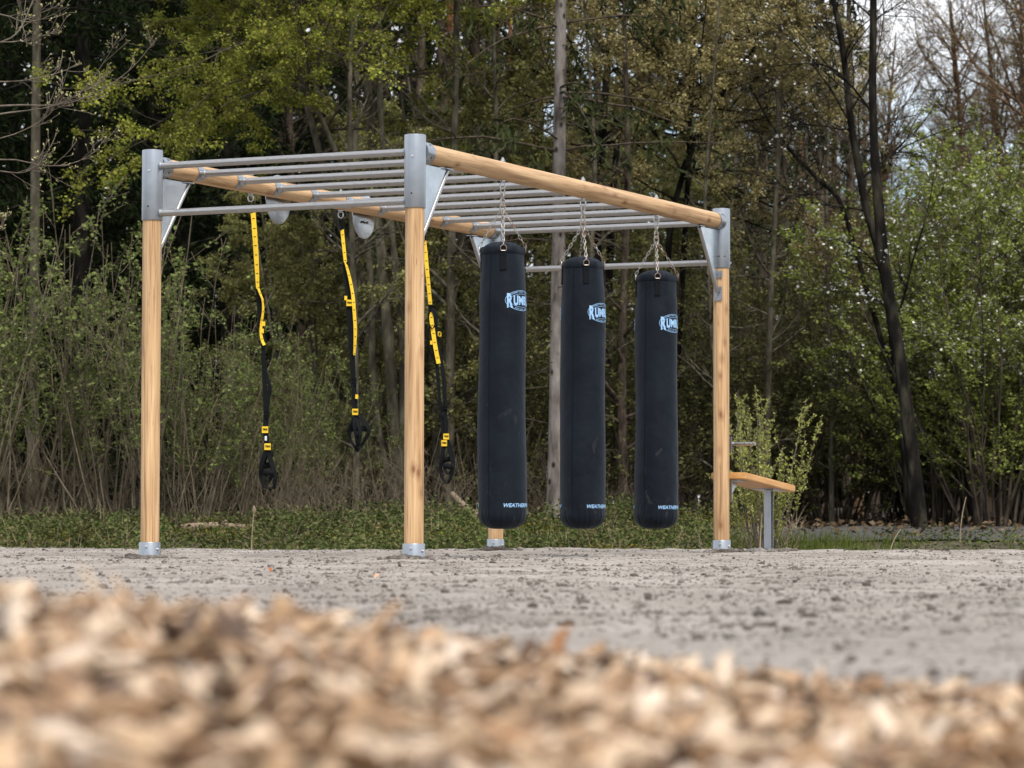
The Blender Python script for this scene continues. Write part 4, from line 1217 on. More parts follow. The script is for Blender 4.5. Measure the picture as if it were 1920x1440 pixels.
def spruce(seed, h, r, z0, lmax, step=0.42, nb=6, dens=1.0, droop=-0.06, nsz=0.13, curtain=0.5, bend=0.0):
    rng = np.random.default_rng(seed); wood = Veg(); cr = Veg(); wood.limbs = Veg()
    zs = np.linspace(0, 1, 24)
    tr = np.stack([bend * np.sin(zs * 2.2), 0.3 * bend * zs, zs * h - 0.2, r * (1 - 0.93 * zs) * (1 + 0.35 * np.exp(-zs * 45))], 1)
    wood.add(*tubes(tr[None, :, :3], tr[None, :, 3], 14))
    z = z0; S = []; D = []; Ln = []
    while z < h * 0.97:
        k = int(nb + rng.integers(-1, 2))
        for q in range(k):
            a = rng.uniform(0, 2 * pi); t = (z + 0.2) / h
            Lb = lmax * (1 - (max(z - z0, 0) / (h - z0)) ** 1.3) * rng.uniform(0.6, 1.1) + 0.15
            S.append((np.interp(t, zs, tr[:, 0]), np.interp(t, zs, tr[:, 1]), z + rng.uniform(-.1, .1))); e = rng.uniform(-0.15, 0.25)
            D.append((cos(a) * cos(e), sin(a) * cos(e), sin(e))); Ln.append(Lb)
        z += step * rng.uniform(0.8, 1.25)
    S, D, Ln = np.array(S), np.array(D), np.array(Ln)
    P, Rd = march(rng, S, D, Ln, 0.005 + Ln * 0.006, 8, 0.07, droop, 0.2)
    wood.limbs.add(*tubes(P, np.maximum(Rd, 0.003), 4))
    # hanging side twigs, clad in needle sprays
    per = int(15 * dens)
    pos, tan = sample_on(rng, P, per, 0.12)
    n = len(pos); tan /= np.linalg.norm(tan, axis=1, keepdims=True) + 1e-9
    lat = np.cross(tan, [0, 0, 1.0]); lat *= np.sign(rng.normal(size=(n, 1)))
    Dt = lat * rng.uniform(0.3, 1, (n, 1)) + tan * 0.5; Dt[:, 2] -= curtain * rng.uniform(0.2, 1.6, n)
    Dt /= np.linalg.norm(Dt, axis=1, keepdims=True) + 1e-9
    Pt, Rt = march(rng, pos, Dt, rng.uniform(0.18, 0.5, n), np.full(n, 0.003), 4, 0.1, -0.12)
    p2, t2 = sample_on(rng, Pt, 6, 0.0)
    m = len(p2); t2 /= np.linalg.norm(t2, axis=1, keepdims=True) + 1e-9
    a = t2 * 0.9 + rng.normal(0, 0.55, (m, 3)); a /= np.linalg.norm(a, axis=1, keepdims=True)
    b = np.cross(a, rng.normal(size=(m, 3))); b /= np.linalg.norm(b, axis=1, keepdims=True) + 1e-9
    s = nsz * rng.uniform(0.6, 1.3, (m, 1)); w = s * 0.13
    V = np.stack([p2 - b * w * 0.5, p2 + b * w, p2 + a * s, p2 + a * s * 0.4 - b * w], 1).reshape(-1, 3)
    cr.add(V, np.arange(m)[:, None] * 4 + np.arange(4)[None])
    return wood, cr

def gz(x, y): return float(floor_h(np.array(x), np.array(y)))
rnd = random.Random(11)

# ------------------------------------------------------------------ dark spruces
protos = {}
def first_or_copy(key, builder, loc, rz, sc, label, group=None):
    if key not in protos:
        o = builder(); o.location = loc; o.rotation_euler = (0, 0, rz); o.scale = (sc, sc, sc)
        o['label'] = label
        if group: o['group'] = group
        protos[key] = o
        return o
    return copy_plant(protos[key], loc, rz, sc, label, group)

def b_spruce(seed, key, *a, mat='l_spruce', bark='bark_dark', **k):
    def f():
        w, c = spruce(seed, *a, **k)
        return plant('spruce_tree', 'x', 'spruce', (0, 0, 0), w, M[bark], c, M[mat])
    return f
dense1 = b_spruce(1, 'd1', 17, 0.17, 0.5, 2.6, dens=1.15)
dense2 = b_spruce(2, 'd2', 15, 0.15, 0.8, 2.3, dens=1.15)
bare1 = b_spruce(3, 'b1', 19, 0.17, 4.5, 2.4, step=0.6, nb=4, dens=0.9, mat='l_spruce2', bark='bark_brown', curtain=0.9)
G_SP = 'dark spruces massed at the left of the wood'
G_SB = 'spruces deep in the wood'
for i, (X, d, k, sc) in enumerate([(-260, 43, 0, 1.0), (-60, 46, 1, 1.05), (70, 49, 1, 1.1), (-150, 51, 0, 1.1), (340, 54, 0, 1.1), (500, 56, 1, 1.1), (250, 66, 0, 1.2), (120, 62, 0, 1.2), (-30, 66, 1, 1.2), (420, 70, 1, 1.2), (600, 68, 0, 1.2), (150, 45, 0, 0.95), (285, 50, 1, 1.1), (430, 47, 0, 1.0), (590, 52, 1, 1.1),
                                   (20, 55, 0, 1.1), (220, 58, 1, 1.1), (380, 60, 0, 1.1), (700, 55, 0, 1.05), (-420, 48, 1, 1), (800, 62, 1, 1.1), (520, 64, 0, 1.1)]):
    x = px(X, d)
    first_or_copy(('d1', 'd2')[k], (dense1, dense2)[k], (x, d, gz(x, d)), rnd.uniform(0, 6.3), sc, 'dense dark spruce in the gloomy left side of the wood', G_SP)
for i, (X, d, sc) in enumerate([(880, 58, 1.0), (1010, 63, 1.0), (1200, 60, 1.0), (1330, 66, 1.05), (930, 70, 1.1), (1120, 72, 1.0), (1420, 58, 0.95), (1500, 64, 0.9), (1385, 47, 0.8), (1540, 50, 0.75), (1290, 52, 0.9), (640, 70, 1.1), (760, 74, 1.1), (300, 72, 1.1), (100, 70, 1.1), (-150, 62, 1.1), (450, 76, 1.1)]):
    x = px(X, d)
    first_or_copy('b1', bare1, (x, d, gz(x, d)), rnd.uniform(0, 6.3), sc, 'tall olive spruce with a bare lower trunk deep in the wood', G_SB)
w, c = spruce(9, 18, 0.078, 5.6, 1.6, step=0.7, nb=3, dens=0.5, curtain=0.9)
x = px(62, 39)
plant('spruce_tree', 'slim bare spruce trunk at the left edge, rising behind the leafy thicket', 'spruce', (x, 39, gz(x, 39)), w, M['bark_grey'], c, M['l_spruce'])

# big pale spruce trunk behind the middle bag
w, c = spruce(21, 17, 0.094, 4.3, 2.2, step=0.65, nb=4, dens=0.8, curtain=1.2, bend=0.08)
rng = np.random.default_rng(4)
n = 60; z = rng.uniform(1.0, 5.5, n); a = rng.uniform(0, 2 * pi, n)
S = np.stack([0.085 * np.cos(a), 0.085 * np.sin(a), z], 1); D = np.stack([np.cos(a), np.sin(a), rng.uniform(-0.3, 0.2, n)], 1)
P, Rd = march(rng, S, D, rng.uniform(0.05, 0.22, n) + 1.0 * (rng.random(n) > 0.75), rng.uniform(0.004, 0.009, n), 6, 0.12, -0.02)
w.limbs.add(*tubes(P, Rd, 4))
x = px(1041, 34.6)
plant('spruce_tree', 'thick pale grey spruce trunk rising straight up behind the middle bag', 'spruce', (x, 34.6, gz(x, 34.6)), w, M['bark_spruce'], c, M['l_spruce2'])

# right-hand drooping spruce
w, c = spruce(22, 17, 0.10, 3.4, 2.3, step=0.5, nb=4, dens=0.75, curtain=1.1)
x = px(1470, 46)
plant('spruce_tree', 'dark thin crowned spruce standing above the bench, left of the black trunk', 'spruce', (x, 46, gz(x, 46)), w, M['bark_brown'], c, M['l_spruce'])

# reddish pines
for X, d, r, lb in ((842, 52, 0.085, 'reddish pine trunk showing above the top of the front post'), (955, 56, 0.055, 'slim reddish pine trunk just left of the pale spruce trunk')):
    w, c = spruce(int(X), 20, r * 1.25, 9.5, 2.0, step=0.5, nb=4, dens=0.8)
    x = px(X, d); plant('pine_tree', lb, 'pine', (x, d, gz(x, d)), w, M['bark_pine'], c, M['l_spruce2'])

# ------------------------------------------------------------------ broadleaf trees
def tp(pts, d, X0, dd=None):
    """trunk outline read off the photograph, in metres about the tree's foot; rows (px, py, width px[, depth offset])"""
    s = d / F_PX; x0 = px(X0, d); g0 = gz(x0, d)
    return [((p[0] - 960) * s - x0, (p[3] if len(p) > 3 else 0.0), pz(p[1], d) - g0, p[2] * s / 2) for p in pts], (x0, d, g0)

# yellow-green maple, several leaning stems
d = 36.5
stems = []
for pts in ([(745, 985, 26), (735, 720, 22), (712, 449, 20), (690, 220, 17, .2), (675, 0, 15, .3), (665, -300, 11, .3), (640, -700, 5, .2)],
            [(750, 985, 22), (735, 660, 17, .3), (680, 520, 15, .5), (623, 404, 14, .7), (560, 160, 12, 1.), (505, 8, 10, 1.2), (430, -300, 6, 1.2), (380, -560, 3, 1.)],
            [(742, 985, 18), (700, 760, 14, -.2), (697, 450, 12, -.4), (600, 215, 10, -.8), (510, 60, 8, -.9), (430, -120, 5, -1.), (370, -260, 3, -1.)],
            [(752, 985, 18), (757, 640, 14), (712, 240, 12, -.2), (709, 0, 11, -.3), (720, -300, 8, -.3), (735, -600, 4, -.3)]):
    q, loc = tp(pts, d, 745); stems.append(line(q, 30))
w, c, T = broadleaf(51, stems, 26, 10, 4, 0.043, 13, 4, t0=0.5, l1=(0.20, 0.42), a1=(0.8, 1.5), up1=-0.01, l2=(0.25, 0.5), wob=0.10, plane=0.35, spread=0.035)
plant('maple_tree', 'many stemmed maple in fresh yellow green leaf, spreading above the left of the frame', 'maple', loc, w, M['bark_grey'], c, M['l_maple'])

# bronze beech right of centre, dark forked stems
d = 38; stems = []
for pts in ([(1120, 985, 24), (1118, 700, 20), (1120, 380, 17), (1135, 160, 14), (1150, 0, 12), (1160, -300, 8), (1170, -600, 4)],
            [(1130, 985, 18), (1140, 600, 16, .3), (1155, 260, 13, .5), (1200, 150, 11, .8), (1260, 20, 9, 1.), (1330, -200, 5, 1.2), (1380, -400, 3, 1.2)],
            [(1250, 985, 16, -.4), (1245, 700, 14, -.4), (1250, 420, 12, -.5), (1290, 290, 10, -.8), (1345, 190, 8, -1.), (1410, 100, 6, -1.2), (1500, 10, 3, -1.2)],
            [(1260, 985, 16, .3), (1275, 640, 13, .3), (1290, 380, 11, .2), (1300, 120, 9, .1), (1310, -150, 6), (1320, -450, 3)]):
    q, loc = tp(pts, d, 1150); stems.append(line(q, 30))
w, c, T = broadleaf(52, stems, 24, 10, 4, 0.043, 10, 4, t0=0.38, l1=(0.20, 0.40), a1=(0.8, 1.5), up1=0.0, l2=(0.25, 0.5), wob=0.11, plane=0.35, spread=0.035)
plant('beech_tree', 'beech with dark forked stems and bronze young leaves above the punch bags', 'beech', loc, w, M['bark_dark'], c, M['l_beech'])

# small hornbeams in the shade under the maple
def hornbeam(seed, h=5.2, leaf=0.046):
    rng = np.random.default_rng(seed); tr = []
    for k in range(3):
        a = rng.uniform(0, 6.3); b = rng.uniform(0.1, 0.5)
        tr.append(line([(0, 0, -0.2, 0.045), (0.12 * b * cos(a), 0.1 * b * sin(a), h * 0.3, 0.035), (b * cos(a), b * sin(a), h * 0.7, 0.02), (1.7 * b * cos(a), 1.7 * b * sin(a), h, 0.006)], 20))
    return broadleaf(seed, tr, 14, 8, 3, leaf, 8, 4, t0=0.18, l1=(0.2, 0.4), a1=(0.8, 1.4), up1=-0.02, l2=(0.25, 0.5), wob=0.1, plane=0.3, spread=0.03)
def b_horn(seed, *a):
    def f():
        w, c, T = hornbeam(seed, *a); return plant('hornbeam_tree', 'x', 'hornbeam', (0, 0, 0), w, M['bark_grey'], c, M['l_hornbeam'])
    return f
G_H = 'slender hornbeams in the middle of the wood'
for X, d, k, sc in ((820, 37, 0, 1.15), (905, 40, 1, 1.05), (760, 41, 1, 0.95), (600, 38, 0, 0.75), (985, 43, 0, 1.1), (1100, 41, 1, 0.95), (1210, 43, 0, 0.9), (1330, 42, 1, 0.85), (660, 45, 1, 1.1), (540, 43, 0, .9),
                    (860, 47, 0, 1.3), (1160, 48, 1, 1.25)):
    x = px(X, d)
    first_or_copy('h%d' % k, b_horn(61 + k), (x, d, gz(x, d)), rnd.uniform(0, 6.3), sc, 'slender pale leaved hornbeam among the shaded trunks behind the frame', G_H)

# black leaning trunk on the right, with its thinner neighbour
d = 33.5
q, loc = tp([(1724, 990, 40), (1716, 900, 34), (1702, 780, 31), (1690, 680, 29), (1672, 580, 28), (1660, 500, 27), (1652, 420, 25), (1645, 330, 23), (1640, 250, 19), (1638, 150, 18), (1640, 50, 17), (1641, -100, 15), (1645, -400, 11), (1650, -800, 4)], d, 1722)
main = line(q, 60); main[:, 3] *= 0.82
lim = []
for pts in ([(1636, 205, 8), (1600, 160, 7, -.1), (1555, 118, 6, -.2), (1500, 122, 5, -.3), (1440, 128, 4, -.4), (1380, 150, 2, -.4)],
            [(1636, 200, 7), (1585, 155, 6, .2), (1540, 110, 5, .3), (1500, 60, 4, .4), (1470, 20, 3, .5)],
            [(1640, 28, 8), (1625, 14, 7), (1606, -6, 6, .1), (1570, -60, 4, .2), (1540, -120, 2, .2)],
            [(1644, 34, 6), (1660, 18, 5), (1685, 4, 4), (1730, -40, 2)],
            [(1690, 575, 9), (1699, 540, 8, -.1), (1708, 490, 7, -.2), (1722, 440, 6, -.3), (1740, 380, 4, -.3), (1750, 300, 2, -.3)],
            [(1660, 520, 7), (1640, 490, 6, -.1), (1610, 465, 5, -.2), (1560, 450, 3, -.3)],
            [(1672, 585, 7), (1650, 560, 5, .1), (1620, 545, 4, .2), (1570, 540, 2, .2)],
            [(1645, 320, 6), (1690, 270, 5, .2), (1740, 220, 4, .3), (1790, 150, 2, .4)]):
    q, _ = tp(pts, d, 1722); q = line(q, 14); q[:, 3] *= 0.58; lim.append(q)
rng = np.random.default_rng(71)
w = Veg(); w.add(*tubes(main[None, :, :3], main[None, :, 3], 14))
Lm = np.stack(lim); w.add(*tubes(Lm[:, :, :3], Lm[:, :, 3], 6))
P2, R2 = grow_children(rng, Lm[:, :, :3], Lm[:, :, 3], 12, 0.15, 1, (0.4, 1.0), (0.25, 0.5), 7, 0.12, 0.02, 0.6); w.add(*tubes(P2, np.maximum(R2, 0.003), 4))
P3, R3 = grow_children(rng, P2, R2, 5, 0.2, 1, (0.4, 0.9), (0.3, 0.5), 5, 0.12, 0.02, 0.6); w.add(*tubes(P3, np.maximum(R3, 0.002), 3))
cr = Veg(); pos, _ = sample_on(rng, P3, 1, 0.3); pos = pos[rng.random(len(pos)) < 0.35]; cr.add(*leaves(rng, pos, 0.035, 2, 0.02, 0.9))
plant('cherry_tree', 'black barked leaning trunk with a few white blossoms, right of the bench', 'cherry tree', loc, w, M['bark_dark'], cr, M['l_blossom'])

d = 35.5; stems = []
for pts in ([(1712, 990, 20), (1690, 760, 18), (1668, 560, 16), (1645, 450, 15), (1625, 390, 15), (1610, 300, 14), (1597, 230, 14), (1590, 150, 12), (1580, 60, 12), (1563, -10, 10), (1540, -200, 7), (1510, -500, 3)],
            [(1690, 760, 10), (1640, 560, 10, .4), (1590, 362, 9, .6), (1545, 315, 8, .8), (1500, 262, 7, 1.), (1462, 205, 5, 1.2), (1420, 120, 3, 1.3)]):
    q, loc = tp(pts, d, 1712); stems.append(line(q, 34))
w, c, T = broadleaf(72, stems, 20, 9, 5, 0.04, 3, 2, t0=0.35, l1=(0.14, 0.30), up1=0.02, wob=0.12, rmax=0.28)
c = Veg(); rng = np.random.default_rng(7); pos, _ = sample_on(rng, T, 1); pos = pos[rng.random(len(pos)) < 0.22]; c.add(*leaves(rng, pos, 0.034, 2, 0.015, 0.9))
plant('cherry_tree', 'thin dark trunk in sparse white blossom, just left of the black leaning trunk', 'cherry tree', loc, w, M['bark_dark'], c, M['l_blossom'])

# ------------------------------------------------------------------ green flowering shrubs on the right
def b_green(seed, h):
    def f():
        w, c = shrub(seed, 34, h, 0.95, 0.046, 7, 3, bare=0.12, r=0.02, side=12, up=0.05, l2=(0.2, 0.38))
        rng = np.random.default_rng(seed + 5); b = Veg()
        V = c.v[0].reshape(-1, 4, 3)[:, 0]; V = V[V[:, 2] > h * 0.42]
        pos = V[rng.choice(len(V), min(1500, len(V)), False)]
        b.add(*leaves(rng, pos, 0.036, 2, 0.02, 0.9, droop=0, flat=1.5))
        return plant('flowering_shrub', 'x', 'shrub', (0, 0, 0), w, M['bark_brown'], c, M['l_green'], extra=[('blossom', b, M['l_blossom'])], wname='stems')
    return f
G_G = 'bright green shrubs in white blossom at the right'
for X, d, k, sc in ((1770, 36.5, 0, 1.0), (1860, 35.5, 1, 1.05), (1960, 37, 0, 1.15), (1725, 39, 1, 0.95), (1810, 39.5, 0, 1.15), (1900, 41, 1, 1.3), (2060, 38, 1, 1.2), (2180, 38, 0, 1.2)):
    x = px(X, d)
    first_or_copy('g%d' % k, b_green(81 + k, 3.9), (x, d, gz(x, d)), rnd.uniform(0, 6.3), sc, 'bright green shrub dotted with white blossom at the right of the wood', G_G)

# ------------------------------------------------------------------ leafy thicket along the wood's edge
def b_thicket(seed, h, leafy=True):
    def f():
        w, c = shrub(seed, 27, h, 1.1, 0.042, 3, 2, bare=0.36, r=0.0105, side=7, up=0.06, l2=(0.12, 0.28))
        return plant('leafy_shrub', 'x', 'shrub', (0, 0, 0), w, M['twig_straw'], c, M['l_shrub'], wname='stems')
    return f
G_T = 'leafy shrubs in a thicket behind the left of the frame'
for X, d, k, sc in ((-60, 30.5, 0, 1.15), (40, 31.5, 1, 1.15), (195, 32, 1, 1.28), (255, 31, 0, 1.05), (-160, 31.5, 1, 1.2), (360, 31.0, 1, 0.80), (425, 31.5, 0, 0.86), (490, 32, 1, 0.78), (560, 33, 0, 0.66), (620, 34, 1, 0.72), (-280, 31, 0, 1.1), (680, 34.5, 0, 0.62)):
    d += 2.2; sc *= 1.04
    x = px(X, d)
    first_or_copy('t%d' % k, b_thicket(91 + k, 2.75), (x, d, gz(x, d)), rnd.uniform(0, 6.3), sc, 'leafy shrub of thin straw coloured stems in the thicket at the left', G_T)
def b_bare(seed, h):
    def f():
        w, c = shrub(seed, 30, h, 1.9, None, 1, 1, bare=0.2, r=0.0075, side=4, up=0.0, l2=(0.2, 0.45))
        return plant('bare_shrub', 'x', 'shrub', (0, 0, 0), w, M['twig_straw'], wname='stems')
    return f
G_B = 'dry twiggy undergrowth at the foot of the wood'
k = 0
for X in range(-220, 1340, 74):
    d = 33.4 + 3.0 * rnd.random() + (1.5 if X > 850 else 0)
    x = px(X, d) + rnd.uniform(-.2, .2)
    first_or_copy('w%d' % (k % 2), b_bare(95 + k % 2, 1.55), (x, d, gz(x, d)), rnd.uniform(0, 6.3), rnd.uniform(0.55, 1.15) * (1 if X < 850 else 0.9), 'dry twiggy bush without leaves at the foot of the wood', G_B)
    k += 1
G_U = 'dull green saplings in the shade behind the bags'
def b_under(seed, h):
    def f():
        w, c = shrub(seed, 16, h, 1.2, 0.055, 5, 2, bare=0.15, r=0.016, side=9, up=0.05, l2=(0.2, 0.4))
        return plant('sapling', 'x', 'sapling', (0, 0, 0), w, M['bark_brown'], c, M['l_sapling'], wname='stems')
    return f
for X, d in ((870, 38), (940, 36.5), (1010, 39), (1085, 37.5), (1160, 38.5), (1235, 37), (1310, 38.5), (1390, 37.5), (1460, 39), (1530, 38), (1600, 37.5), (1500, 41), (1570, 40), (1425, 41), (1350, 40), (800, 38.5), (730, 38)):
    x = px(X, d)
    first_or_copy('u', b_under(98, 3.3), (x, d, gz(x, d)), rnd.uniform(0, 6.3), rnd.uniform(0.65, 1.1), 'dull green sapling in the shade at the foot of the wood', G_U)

# slim bare pole trees
def b_pole(seed, h, r, mat):
    def f():
        rng = np.random.default_rng(seed)
        tr = line([(0, 0, -0.2, r * 1.25), (0.05, 0, h * .25, r), (rng.uniform(-.3, .3), 0, h * .55, r * .7), (rng.uniform(-.6, .6), 0, h, r * .15)], 30)
        w, c, T = broadleaf(seed, [tr], 34, 6, 3, None, 0, 0, t0=0.12, l1=(0.06, 0.16), a1=(0.7, 1.3), up1=0.03)
        return plant('bare_tree', 'x', 'tree', (0, 0, 0), w, M[mat])
    return f
G_P = 'slim leafless trunks between the spruces'
for X, d, k, sc in ((650, 43, 0, 1), (845, 45, 1, 1), (905, 47, 0, .9), (1085, 50, 1, 1), (1180, 46, 0, .9), (1265, 51, 1, 1), (1345, 47, 0, .8), (1430, 50, 1, 1), (1395, 43, 0, .7), (770, 50, 1, 1.1), (980, 52, 1, 1), (1515, 45, 0, .7), (560, 47, 1, .9), (1590, 50, 1, .9), (668, 35.4, 0, .8), (842, 36, 0, 1), (915, 35.6, 0, .75), (1092, 36, 0, .7), (1168, 36.3, 1, .62), (1345, 36, 0, .6), (1437, 36.5, 0, .75), (880, 39, 1, .9), (1560, 37, 0, .6)):
    x = px(X, d)
    first_or_copy('p%d' % k, b_pole(101 + k, 11 + 2 * k, 0.05 + 0.035 * k, ('bark_grey', 'bark_brown')[k]), (x, d, gz(x, d)), rnd.uniform(0, 6.3), sc, 'slim leafless trunk among the shaded trees', G_P)

# far, bare brown crowns against the sky at the right
def b_far(seed, h, mat):
    def f():
        rng = np.random.default_rng(seed); tr = []
        for k in range(2):
            a = rng.uniform(0, 6.3)
            tr.append(line([(0, 0, -0.2, 0.13), (0.1 * cos(a), 0.1 * sin(a), h * .35, 0.09), (0.6 * cos(a), 0.6 * sin(a), h * .7, 0.05), (0.9 * cos(a), 0.9 * sin(a), h, 0.012)], 26))
        w, c, T = broadleaf(seed, tr, 36, 11, 6, 0.034, 3, 1, t0=0.12, l1=(0.2, 0.40), a1=(0.5, 1.1), up1=0.06, l2=(0.3, 0.55), l3=(0.3, 0.6), wob=0.12)
        return plant('bare_tree', 'x', 'tree', (0, 0, 0), w, M[mat], c, M['l_beech'])
    return f
G_F = 'leafless brown trees against the sky at the right'
for X, d, k, sc in ((1545, 60, 0, .92), (1640, 66, 1, .92), (1610, 58, 0, .8), (1760, 66, 0, .80), (1790, 70, 1, .82), (1860, 58, 0, .92), (1930, 64, 1, 1.1), (2010, 56, 0, 1.1), (1480, 70, 1, 1.15), (1590, 76, 0, 1.0), (1830, 78, 1, .8), (1690, 80, 1, .75), (1900, 82, 0, 1.2), (1400, 76, 0, 1.2), (2100, 62, 1, 1.2)):
    x = px(X, d)
    first_or_copy('f%d' % k, b_far(111 + k, 10.5, ('twig_brown', 'bark_brown')[k]), (x, d, gz(x, d)), rnd.uniform(0, 6.3), sc, 'leafless brown twiggy tree standing against the sky at the right', G_F)

# near overhanging tree at the upper right, out of the frame's right side
d = 37; rng = np.random.default_rng(131)
tr = line([(0, 0, -0.3, 0.12), (0.0, 0, 2, 0.10), (-0.1, 0, 4.5, 0.08), (-0.2, 0, 7, 0.055), (-0.2, 0, 11, 0.012)], 30)
w, c, T = broadleaf(131, [tr], 36, 12, 6, 0.026, 3, 1, t0=0.3, l1=(0.2, 0.36), a1=(0.8, 1.4), up1=0.01, l2=(0.25, 0.45), wob=0.13, rmax=0.3)
plant('bare_tree', 'bare dark branched tree reaching in at the upper right corner', 'tree', (px(2050, d), d, gz(px(2050, d), d)), w, M['bark_brown'], c, M['l_beech'])

# willow bush behind the bench
rng = np.random.default_rng(141); w = Veg(); n = 26
a = rng.uniform(0, 2 * pi, n); tilt = rng.uniform(0.04, 0.5, n)
S = np.stack([0.05 * np.cos(a), 0.05 * np.sin(a), np.full(n, -0.05)], 1); D = np.stack([np.cos(a) * np.sin(tilt), np.sin(a) * np.sin(tilt), np.cos(tilt)], 1)
P, Rd = march(rng, S, D, rng.uniform(0.9, 1.95, n), rng.uniform(0.006, 0.011, n), 10, 0.05, 0.07, 0.3); w.add(*tubes(P, Rd, 5))
P2, R2 = grow_children(rng, P, Rd, 5, 0.3, 0.9, (0.35, 0.7), (0.18, 0.36), 7, 0.06, 0.05, 0.6); w.add(*tubes(P2, np.maximum(R2, 0.002), 4))
c = Veg(); pos, _ = sample_on(rng, np.concatenate([P[:, 3:]]), 42, 0.05); c.add(*leaves(rng, pos, 0.034, 2, 0.010, 0.45, droop=-0.9))
pos, _ = sample_on(rng, P2, 16, 0.1); c.add(*leaves(rng, pos, 0.032, 2, 0.010, 0.45, droop=-0.9))
d = 29.5; x = px(1432, d)
plant('willow_bush', 'small pale yellow green willow bush growing behind the bench', 'bush', (x, d, gz(x, d) - 0.02), w, M['twig_grey'], c, M['l_willow'], wname='stems')

# budding tree reaching in at the upper left
d = 21.5; X0 = -330; limbs = []; x0 = px(X0, d)
def lp(pts):
    s = d / F_PX
    return line([((p[0] - X0) * s, (p[3] if len(p) > 3 else 0), pz(p[1], d), p[2] * s / 2) for p in pts], 18)
trunk = line([(0, 0, -0.1, 0.09), (0.02, 0, 1.5, 0.08), (-0.05, 0, 3, 0.065), (0.0, 0, 4.6, 0.04), (0.05, 0, 6.2, 0.012)], 24)
L1 = [[(-320, 300, 12), (-150, 230, 9), (0, 190, 5.5), (80, 201, 5), (150, 189, 4), (210, 153, 3), (250, 122, 2.4), (287, 70, 1.6)],
      [(-320, 290, 11), (-150, 240, 8), (0, 211, 5), (60, 208, 4), (110, 200, 3), (160, 170, 2.4), (185, 130, 2), (210, 95, 1.6), (220, 70, 1.2)],
      [(-320, 420, 10), (-150, 330, 7), (0, 288, 4), (50, 305, 3.4), (100, 310, 3), (140, 298, 2.4), (170, 278, 1.8), (186, 250, 1.2)],
      [(-325, 160, 11), (-150, 110, 8), (0, 75, 5), (25, 55, 4.4), (40, 15, 4), (60, -40, 3), (75, -90, 2)],
      [(-325, 380, 9), (-150, 280, 6), (0, 262, 3.4), (50, 240, 3), (80, 222, 2.4), (100, 205, 1.8), (128, 110, 1.0)],
      [(-325, 140, 9), (-150, 60, 6), (0, 80, 4), (50, 72, 3), (90, 60, 2.2), (110, 54, 1.4)],
      [(-325, 520, 9), (-150, 470, 6), (-20, 455, 3), (10, 440, 2.2), (30, 425, 1.4)],
      [(-325, 200, 9), (-150, 140, 7), (0, 148, 4), (60, 135, 3), (105, 118, 2.2), (128, 98, 1.4)],
      [(-325, 100, 8), (-150, 30, 6), (0, 20, 3.5), (40, 45, 3), (90, 30, 2), (125, 10, 1.2)],
      [(-325, 320, 9), (-150, 300, 6), (0, 322, 3.5), (45, 327, 3), (80, 300, 2.4), (100, 255, 1.6)]]
Lm = np.stack([lp(q) for q in L1]); Lm[:, :, 3] *= 0.66; rng = np.random.default_rng(151)
Lm[:, :, 1] += rng.uniform(-0.5, 0.5, (len(L1), 1)) * np.linspace(0, 1, 18)[None]
w = Veg(); w.add(*tubes(trunk[None, :, :3], trunk[None, :, 3], 12)); w.add(*tubes(Lm[:, :, :3], Lm[:, :, 3], 7))
P2, R2 = grow_children(rng, Lm[:, :, :3], Lm[:, :, 3], 12, 0.45, 0.97, (0.4, 0.9), (0.06, 0.17), 7, 0.09, 0.04, 0.6); w.add(*tubes(P2, np.maximum(R2, 0.0022), 5))
P3, R3 = grow_children(rng, P2, R2, 2, 0.25, 0.95, (0.4, 0.9), (0.25, 0.5), 5, 0.1, 0.06, 0.7); w.add(*tubes(P3, np.maximum(R3, 0.002), 4))
tips = np.concatenate([P2[:, -1], P3[:, -1], Lm[:, -1, :3]])
c = Veg(); c.add(*leaves(rng, tips, 0.020, 2, 0.003, 0.6, droop=-1.0))
plant('budding_tree', 'bare tree with swelling buds reaching in at the upper left corner', 'tree', (x0, d, 0), w, M['twig_grey'], c, M['l_bud'])

# ------------------------------------------------------------------ far wood, one mass
rng = np.random.default_rng(161); n = 210000
x = rng.uniform(-36, 30, n); y = 84 + rng.uniform(0, 9, n)
top = np.where(x < px(1380, 88), 17, 5.5) + 1.6 * fbm(x * 0.5, y * 0, 71, 3)
top = np.where((x > px(1640, 88)) & (x < px(1720, 88)), top * 0.85, top)
z = rng.random(n) ** 0.9 * top
keep = (fbm(x * 1.1, z * 0.6, 81, 3) + rng.normal(0, .2, n)) > np.where((z > 6.5) & (x > px(800, 88)), -0.02, -2.0)
pos = np.stack([x, y, z + 0.4], 1)[keep]
vg = Veg(); vg.add(*leaves(rng, pos, 0.34, 1, 0.1, 0.5, droop=0.4))
tag(mesh_ob('distant_woods', vg.mesh('distant_woods'), M['l_spruce2']), 'dim far wood seen between the nearer trunks', 'woods', kind='stuff')

